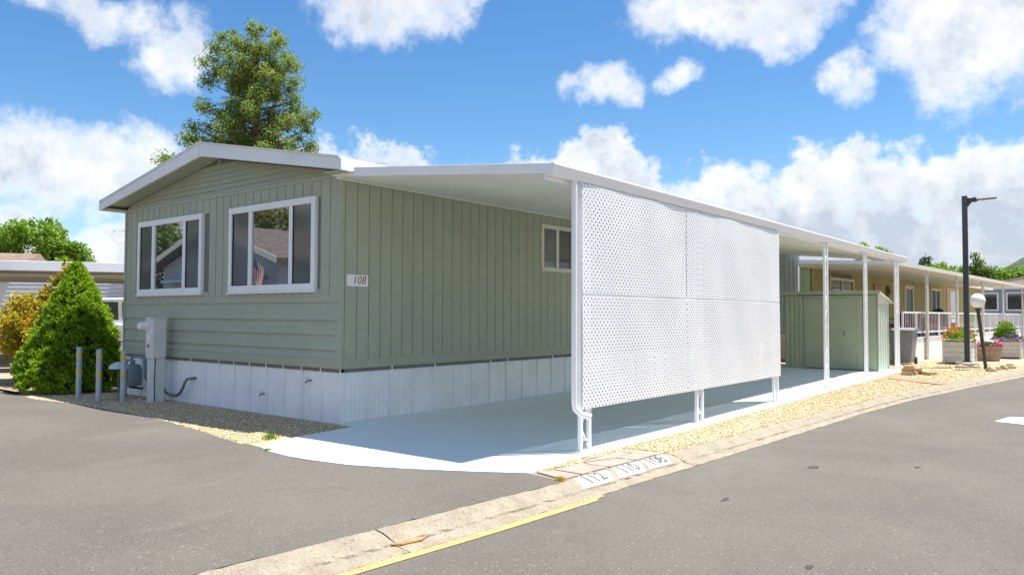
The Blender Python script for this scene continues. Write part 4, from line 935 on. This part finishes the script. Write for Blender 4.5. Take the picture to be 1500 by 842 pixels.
# wheelie bin
x, y = -4.97, 23.95; z = g(y); wb = thing('wheelie_bin', (x, y, z), 'grey wheeled rubbish bin behind the last carport post', 'bin')
mb = MB(); lv = [(.24, .04), (.27, .5), (.31, .93)]
vs = []
for r_, zz in lv: vs += [(x-r_, y-r_, z+zz), (x+r_, y-r_, z+zz), (x+r_, y+r_*1.1, z+zz), (x-r_, y+r_*1.1, z+zz)]
mb.add(vs, [(3, 2, 1, 0), (8, 9, 10, 11)]+[(i*4+j, i*4+(j+1) % 4, i*4+4+(j+1) % 4, i*4+4+j) for i in (0, 1) for j in range(4)]).build('body', GREYP, wb, bevel=.02)
MB().prism([(y-.36, .93+z), (y+.38, .93+z), (y+.36, 1.0+z), (y, 1.03+z), (y-.34, .98+z)], x-.34, x+.34, 'x').build('lid', GREYP, wb, bevel=.015)
for sx in (-1, 1):
    mb = MB(); mb.lathe([(.1, -.03), (.11, -.02), (.11, .02), (.1, .03)], (0, 0, 0), 14); mb.v = [(x+sx*.26+p[2], y+.26+p[0], z+.10+p[1]) for p in mb.v]; mb.build('wheel', BLACK, wb)
MB().tube([(x-.25, y+.40, z+.90), (x-.25, y+.45, z+.93), (x+.25, y+.45, z+.93), (x+.25, y+.40, z+.90)], .015, 6).build('handle', GREYP, wb)

# ------------------------------------------------------------------ neighbour house with porch (local frame: x across, y along the lane)
NA = -rad(2.6); NL = (-4.85, 26.56, .16)
N = thing('neighbour_house', NL, 'olive yellow neighbour house with long white porch roof', 'house', rz=NA, local=True)
MB().box(-10.5, -3.72, .5, 31, .6, 3.02).build('wall', GROOVE, N)
k = .5
while k < 30.8:
    segs = [(.75, 3.0)]
    if 2.35 < k+.1 < 4.8: segs = [(.75, 1.9), (2.92, 3.0)]
    for z0, z1 in segs: MB().box(-3.722, -3.70, k+.016, k+.234, z0, z1).build('board', OLIVE, N)
    k += .25
xx = -3.74
while xx > -10.4: MB().box(xx-.24, xx-.008, .478, .502, .7, 3.0).build('board', OLIVEL, N); xx -= .25
MB().box(-10.5, -3.75, .45, 31, -.1, .7).build('skirt', SKIRT, N)
MB().prism([(-10.9, 3.02), (-3.3, 3.02), (-3.3, 3.16), (-7.0, 3.42), (-10.9, 3.16)], .05, 31.4).build('roof', ROOFM, N)
def nwin(y0, y1, z0, z1, nm='window', pane=GLASS2, fr=CREAM, t=.1, mull=True):
    b = MB(); b.box(-3.71, -3.65, y0, y1, z1-t, z1).box(-3.71, -3.65, y0, y1, z0, z0+t).box(-3.71, -3.65, y0, y0+t, z0+t, z1-t).box(-3.71, -3.65, y1-t, y1, z0+t, z1-t)
    if mull: b.box(-3.71, -3.66, (y0+y1)/2-.05, (y0+y1)/2+.05, z0+t, z1-t)
    o = b.build(nm, fr, N); MB().box(-3.698, -3.69, y0+t, y1-t, z0+t, z1-t).build('pane', pane, o)
nwin(2.2, 4.9, 1.85, 2.75); nwin(12.1, 13.6, .85, 2.75, 'door', SCREEN, CREAM, .14, False); nwin(17.0, 18.9, 1.2, 2.75)
MB().box(-3.705, -3.66, 20.4, 23.0, .8, 2.9).build('door_surround', PEACH, N); MB().box(-3.66, -3.62, 21.0, 22.2, .8, 2.7).build('door', VINYL, N)
MB().box(-3.698, -3.66, 7.5, 8.4, 1.9, 2.66).build('banner', GREYP, N); MB().box(-3.659, -3.65, 7.5, 8.4, 2.4, 2.66).build('banner_head', TAIL, N)
mb = MB(); mb.tube([(-3.66, 9.45+.2*math.cos(a), 2.42+.2*math.sin(a)) for a in np.linspace(0, 6.2, 15)], .05, 6); mb.build('wreath', WOODB, N)
# porch roof, posts
MB().prism([(-3.7, 2.98), (.05, 2.78), (.05, 2.83), (-3.7, 3.03)], -3.35, 20).build('porch_roof', CEIL, N)
MB().box(.02, .12, -3.4, 20.05, 2.74, 2.86).build('gutter', GWOOD, N); MB().prism([(-3.6, 2.95), (.02, 2.76), (.02, 2.87), (-3.6, 3.06)], -3.42, -3.36).build('front_fascia', METALW, N)
for yy in (-3.3, .08, 4.24, 8.8, 13.3, 18.6):
    MB().box(-.03, .03, yy-.09, yy-.03, .0, 2.74).box(-.03, .03, yy+.03, yy+.09, .0, 2.74).box(-.008, .008, yy-.03, yy+.03, .0, 2.74).build('post', GWOOD, N)
MB().box(-3.65, -.06, -2.2, 19.5, .55, .68).build('deck', GWOOD, N)
MB().box(-3.6, -.09, -2.23, -2.205, -.05, .545).build('deck_end_panel', SKIRT, N)
yy = -2.2
while yy < 19.3: MB().box(-.085, -.06, yy+.01, min(yy+1.02, 19.5), -.05, .545).build('deck_skirt_panel', SKIRT, N); yy += 1.03
# railing: its own thing, standing on the deck edge
RL = thing('porch_railing', NL, 'white metal railing with thin balusters along the neighbour porch', 'railing', rz=NA, local=True)
MB().box(-.14, -.10, -2.2, 19.4, 1.42, 1.47).build('top_rail', METALW, RL); MB().box(-.135, -.105, -2.2, 19.4, .82, .86).build('bottom_rail', METALW, RL)
bal = MB().box(-.005, .005, -.005, .005, 0, .558).mesh('baluster'); bal.materials.append(METALW)
yy = -2.1; 
while yy < 19.4: instance('baluster', bal, (-.12, yy, .861), RL); yy += .19 if yy < 12 else .38
yy = -2.2
while yy < 19.5: MB().box(-.145, -.095, yy-.025, yy+.025, .68, 1.419).build('rail_post', METALW, RL); yy += 1.45
def chair(loc, label, wd=.6):
    c = thing('patio_chair', loc, label, 'chair', 'maroon cushioned porch chairs', rz=NA)
    c.rotation_euler = (0, 0, NA); ORG[c.name] = Vector((0, 0, 0))
    MB().box(-.28, .28, -wd/2, wd/2, .28, .42).build('seat', MAROON, c, bevel=.03); MB().box(-.36, -.24, -wd/2, wd/2, .42, .76).build('backrest', MAROON, c, bevel=.03)
    for sx in (-.3, .26):
        for sy in (-1, 1): MB().box(sx-.02, sx+.02, sy*(wd/2-.02)-.02, sy*(wd/2-.02)+.02, 0, .56 if sx > 0 else .7).build('leg', LAMPG, c)
    for sy in (-1, 1): MB().box(-.3, .28, sy*(wd/2-.02)-.025, sy*(wd/2-.02)+.025, .56, .59).build('armrest', LAMPG, c)
def nw(x, y, z): 
    c, s = math.cos(NA), math.sin(NA); return (NL[0]+x*c-y*s, NL[1]+x*s+y*c, NL[2]+z)
chair(nw(-.7, 1.2, .68), 'maroon cushioned porch chair nearest the wheelie bin'); chair(nw(-.7, -1.2, .68), 'maroon cushioned porch chair behind the first neighbour post', .62)
chair(nw(-.7, 2.7, .68), 'wide maroon porch sofa behind the railing left of centre', 1.3); chair(nw(-.7, 5.6, .68), 'wide maroon porch sofa behind the flower planter', 1.4)
pz = nw(-1.2, 7.0, .68); t = thing('potted_fern', pz, 'dark green potted fern on the neighbour porch', 'plant')
MB().lathe([(.14, 0), (.19, .3), (.17, .32), (0, .30)], pz, 14).build('pot', BARREL, t); planting(t, pz[0], pz[1], pz[2]+.32, .42, .42, .62, L_DRK, None, 12, 600, ls=.16)
# slate blue house beyond
BN = thing('blue_house', nw(-3.2, 40, .6), 'slate blue house with white windows past the neighbour porch', 'house', rz=NA, local=True)
BN.rotation_euler = (0, 0, NA-rad(8))
MB().box(-4.2, 6.0, 0, 12, -.7, 1.0).build('skirt', SKIRT, BN); MB().box(-4.2, 6.0, .03, 12, 1.0, 2.75).build('wall', BLUEH, BN)
MB().prism([(-4.2, 2.75), (6.0, 2.75), (1.0, 3.55)], .04, 11.9).build('gable', WSIDE, BN)
MB().prism([(-4.6, 2.68), (1.0, 3.52), (6.4, 2.68), (6.4, 2.8), (1.0, 3.68), (-4.6, 2.8)], -.4, 12.3).build('roof', TANR, BN)
for xw in (-3.2, -.6, 2.0):
    o = MB().box(xw-.1, xw+2.0, -.03, .028, 1.15, 2.5).build('window', VINYL, BN); MB().box(xw, xw+.9, -.045, -.032, 1.25, 2.4).build('pane', GLASS2, o); MB().box(xw+1.0, xw+1.9, -.045, -.032, 1.25, 2.4).build('pane', GLASS2, o)
MB().box(-4.2, 6, -.02, .0, .85, 1.0).build('belt_trim', BLUEH, BN)

# ------------------------------------------------------------------ left neighbour: carport, white house, pickup
ux, uy = Vector((.56, .83, 0)), Vector((-.83, .56, 0)); cz = 0
la = math.atan2(.83, .56)
cp = thing('flat_carport', (-24.0, 8.6, 0), 'low flat carport with white fascia left of the green house', 'carport', rz=la, local=True)
MB().box(-4.5, 4.2, 0, 9.5, 2.72, 2.76).build('ceiling', mat('carport_tan_ceiling', (.40, .36, .30), .7, .06), cp)
MB().box(-4.55, 4.25, -.02, .02, 2.70, 2.97).box(-4.55, 4.25, 9.48, 9.52, 2.70, 2.97).build('fascia', METALW, cp, bevel=.01); MB().box(4.22, 4.26, .02, 9.48, 2.70, 2.97).build('side_fascia', METALW, cp)
MB().box(-4.5, 4.2, .02, 9.48, 2.90, 2.93).build('top_sheet', ROOFM, cp)
for xx in (-3.9, 3.2): 
    for yy in (.6, 8.8): MB().box(xx-.06, xx+.06, yy-.06, yy+.06, -.05, 2.72).build('post', CREAM, cp)
for yy in (2.5, 5.0, 7.5): MB().box(-4.5, 4.2, yy-.05, yy+.05, 2.62, 2.72).build('beam', CREAM, cp)
wh = thing('white_house', (-33.5, 15.5, 0), 'white lap sided house under the far carport roof', 'house', rz=la, local=True)
MB().box(-9, 12, .02, 8, .0, 2.95).build('wall', SKIRT, wh)
for k in range(16): MB().prism([(-.03, .1+k*.175), (.02, .1+k*.175), (.02, .27+k*.175), (-.008, .27+k*.175)], -9, 12, 'x').build('lap_board', WSIDE, wh)
MB().prism([(-.6, 2.95), (8.6, 2.95), (8.6, 3.05), (4, 4.25), (-.6, 3.10)], -9.6, -4.6, 'x').build('roof', mat('terracotta_shingles', (.22, .15, .11), .9, .2, 3, .4, 20), wh)
pk = thing('pickup_truck', (-21.75, 9.6, 0), 'white pickup truck parked under the carport beyond the conical shrub', 'pickup truck', rz=la, local=True)
body = [(-2.6, .45), (-2.62, 1.0), (-2.6, 1.22), (-.35, 1.25), (-.30, 1.22), (1.35, 1.2), (2.35, 1.12), (2.62, .98), (2.66, .5), (2.2, .42), (-2.2, .42)]
MB().prism(body, -.95, .95).build('body', CARW, pk, bevel=.03)
cab = [(-.42, 1.22), (-.36, 1.80), (-.28, 1.90), (.55, 1.92), (.75, 1.86), (1.38, 1.20)]
cb = MB().prism(cab, -.82, .82).build('cab', CARW, pk, bevel=.04)
for s in (-1, 1):
    MB().prism([(-.26, 1.32), (-.22, 1.74), (-.16, 1.80), (.20, 1.80), (.22, 1.32)], s*.822, s*.832).build('rear_side_window', GLASS2, cb); MB().prism([(.32, 1.32), (.30, 1.80), (.55, 1.81), (.68, 1.76), (1.15, 1.32)], s*.822, s*.832).build('front_side_window', GLASS2, cb)
    dr = MB().box(-.30, .26, s*.945, s*.96, .55, 1.2).build('door', CARW, pk, bevel=.005); MB().box(-.24, -.02, s*.962, s*.985, 1.06, 1.10).build('handle', BLACK, dr)
    MB().box(-2.64, -2.60, s*.80-.08, s*.80+.08, .8, 1.1).build('tail_lamp', TAIL, pk); MB().box(2.60, 2.66, s*.72-.14, s*.72+.14, .78, .95).build('headlight', GLOBE, pk)
    for wx in (-1.6, 1.7):
        mb = MB(); mb.lathe([(.18, -.12), (.36, -.12), (.38, -.08), (.38, .08), (.36, .12), (.18, .12)], (0, 0, 0), 20); mb.v = [(wx+p[0], s*.84+p[2], .38+p[1]) for p in mb.v]
        wl = mb.build('wheel', BLACK, pk, smooth=True); mb = MB(); mb.lathe([(.0, -.03), (.2, -.03), (.2, .03), (.0, .03)], (0, 0, 0), 14); mb.v = [(wx+p[0], s*.94+p[2], .38+p[1]) for p in mb.v]; mb.build('rim', GALV, wl)
MB().tube([(-.3, -.75, 1.90), (-.75, -.78, 2.25)], .012, 5).build('antenna', BLACK, pk)

# ------------------------------------------------------------------ across the street (seen mirrored in the front windows)
OX = thing('grey_house', (-33.40, -6.0, 0), 'blue grey gabled house across the street mirrored in the front windows', 'house')
MB().box(-38.40, -28.40, -18, -6.0, -.02, 3.2).prism([(-38.40, 3.2), (-28.40, 3.2), (-33.40, 4.5)], -17.9, -6.01).build('wall', GREYH, OX)
MB().prism([(-39.10, 3.05), (-33.40, 4.58), (-27.70, 3.05), (-27.70, 3.22), (-33.40, 4.78), (-39.10, 3.22)], -18.5, -5.4).build('roof', SHNG, OX)
for xa, xb, za, zb in ((-39.15, -33.40, 3.02, 4.56), (-33.40, -27.65, 4.56, 3.02)): MB().prism([(xa, za), (xb, zb), (xb, zb+.22), (xa, za+.22)], -5.4, -5.34).build('rake_board', mat('pale_green_trim', (.45, .52, .48), .5, .04), OX)
for xw in (-37.40, -34.60, -31.00):
    o = MB().box(xw, xw+1.5, -6.0, -5.93, .9, 2.3).build('window', VINYL, OX); MB().box(xw+.1, xw+1.4, -5.93, -5.92, 1.0, 2.2).build('pane', mat('green_blind_glass', (.16, .23, .20), .2, .05), o)
    MB().box(xw-.3, xw+1.8, -6.0, -5.5, 2.5, 2.62).build('awning', BLUEH, OX)
for k in range(14): MB().prism([(-5.98, .05+k*.16), (-5.96, .05+k*.16), (-5.985, .2+k*.16)], -38.30, -28.50, 'x').build('lap_board', GREYH, OX)
OX.scale = (1, 1, 1.2)
fl = thing('house_flag', (-29.2, -5.2, 0), 'stars and stripes flag on a slanted pole mirrored in the right front window', 'flag')
MB().tube([(-29.2, -5.2, 0), (-29.2, -5.2, 3.6), (-28.85, -5.1, 4.2)], .02, 7).build('pole', GALV, fl)
def flagpt(u, v): return (-28.9-.15*v+.75*u+.10*math.sin(3*v), -5.05+.08*math.sin(5*u+3*v), 4.1-1.25*v*.9-.75*u)
for k in range(13):
    v0, v1 = k/13, (k+1)/13; u0 = .42 if k < 7 else 0.0; mb = MB(); n = 8
    for i in range(n+1): mb.v += [flagpt(v0, u0+(1-u0)*i/n), flagpt(v1, u0+(1-u0)*i/n)]
    mb.f = [(2*i, 2*i+1, 2*i+3, 2*i+2) for i in range(n)]; mb.build('stripe', FLR if k % 2 == 0 else FLW, fl)
mb = MB(); n = 6
for i in range(n+1):
    for j in range(n+1): mb.v.append(flagpt(7/13*j/n, .42*i/n))
mb.f = [(i*(n+1)+j, i*(n+1)+j+1, (i+1)*(n+1)+j+1, (i+1)*(n+1)+j) for i in range(n) for j in range(n)]; cn = mb.build('canton', FLB, fl)
st = bmesh.new(); bmesh.ops.create_circle(st, cap_ends=True, segments=5, radius=.018); me = bpy.data.meshes.new('star'); st.to_mesh(me); st.free(); me.materials.append(FLW)
for i in range(5):
    for j in range(6):
        p = Vector(flagpt(7/13*(i+.5)/5, .42*(j+.5)/6)); o = instance('star', me, (p.x, p.y+.006, p.z), cn, rot=(rad(90), 0, 0))
for nm, base, lb, cl, n, tr, lf in (
    ('oak_tree', (-46.4, -16, 0), 'olive green tree behind the grey house, leftmost in the window mirror', blob_clumps(60, 4.2, 3.2, 6.2, 31, .8, 1.4), 9000, [(0, 0, 0, .3), (0, 0, 4, .22), (0, 0, 8, .05)], L_OLV),
    ('oak_tree', (-37.4, -20, 0), 'tall olive green tree behind the grey house ridge in the window mirror', blob_clumps(60, 4.4, 3.4, 6.6, 32, .8, 1.4), 9000, [(0, 0, 0, .3), (0, 0, 4, .22), (0, 0, 9, .05)], L_MID),
    ('oak_tree', (-29.4, -21, 0), 'olive green tree right of the grey house in the window mirror', blob_clumps(60, 4.2, 3.2, 6.0, 33, .8, 1.4), 9000, [(0, 0, 0, .3), (0, 0, 4, .22), (0, 0, 8, .05)], L_OLV),
    ('oak_tree', (-52, -12, 0), 'far olive green tree down the street mirrored in the left window', blob_clumps(60, 4.2, 3.0, 5.6, 34, .8, 1.4), 8000, [(0, 0, 0, .3), (0, 0, 4, .22), (0, 0, 8, .05)], L_MID)):
    clump_tree(nm, base, lb, 'tree', lf, cl, n, .34, tr, 'trees across the street')
clump_tree('round_bush', (-37.6, -4.6, 0), 'bright green rounded bush before the grey house in the window mirror', 'shrub', L_GRN, blob_clumps(30, .9, .8, .85, 36, .25, .45), 4000, .1, [(0, 0, 0, .05), (0, 0, .8, .03)])

# distant house whose eave shows past the green house's left corner
dh = thing('far_house', (-30.9, 13.5, 0), 'distant house whose white eave peeks past the left corner of the green house', 'house', rz=la, local=True)
MB().box(.9, 9, .5, 8, -.05, 4.42).build('wall', WSIDE, dh); MB().prism([(0, 4.42), (9.5, 4.42), (9.5, 4.74), (.05, 4.74)], 0, 8.5).build('eave', METALW, dh); MB().prism([(-.05, 4.742), (9.5, 4.742), (5, 5.0)], .1, 8.4).build('roof', SHNG, dh)
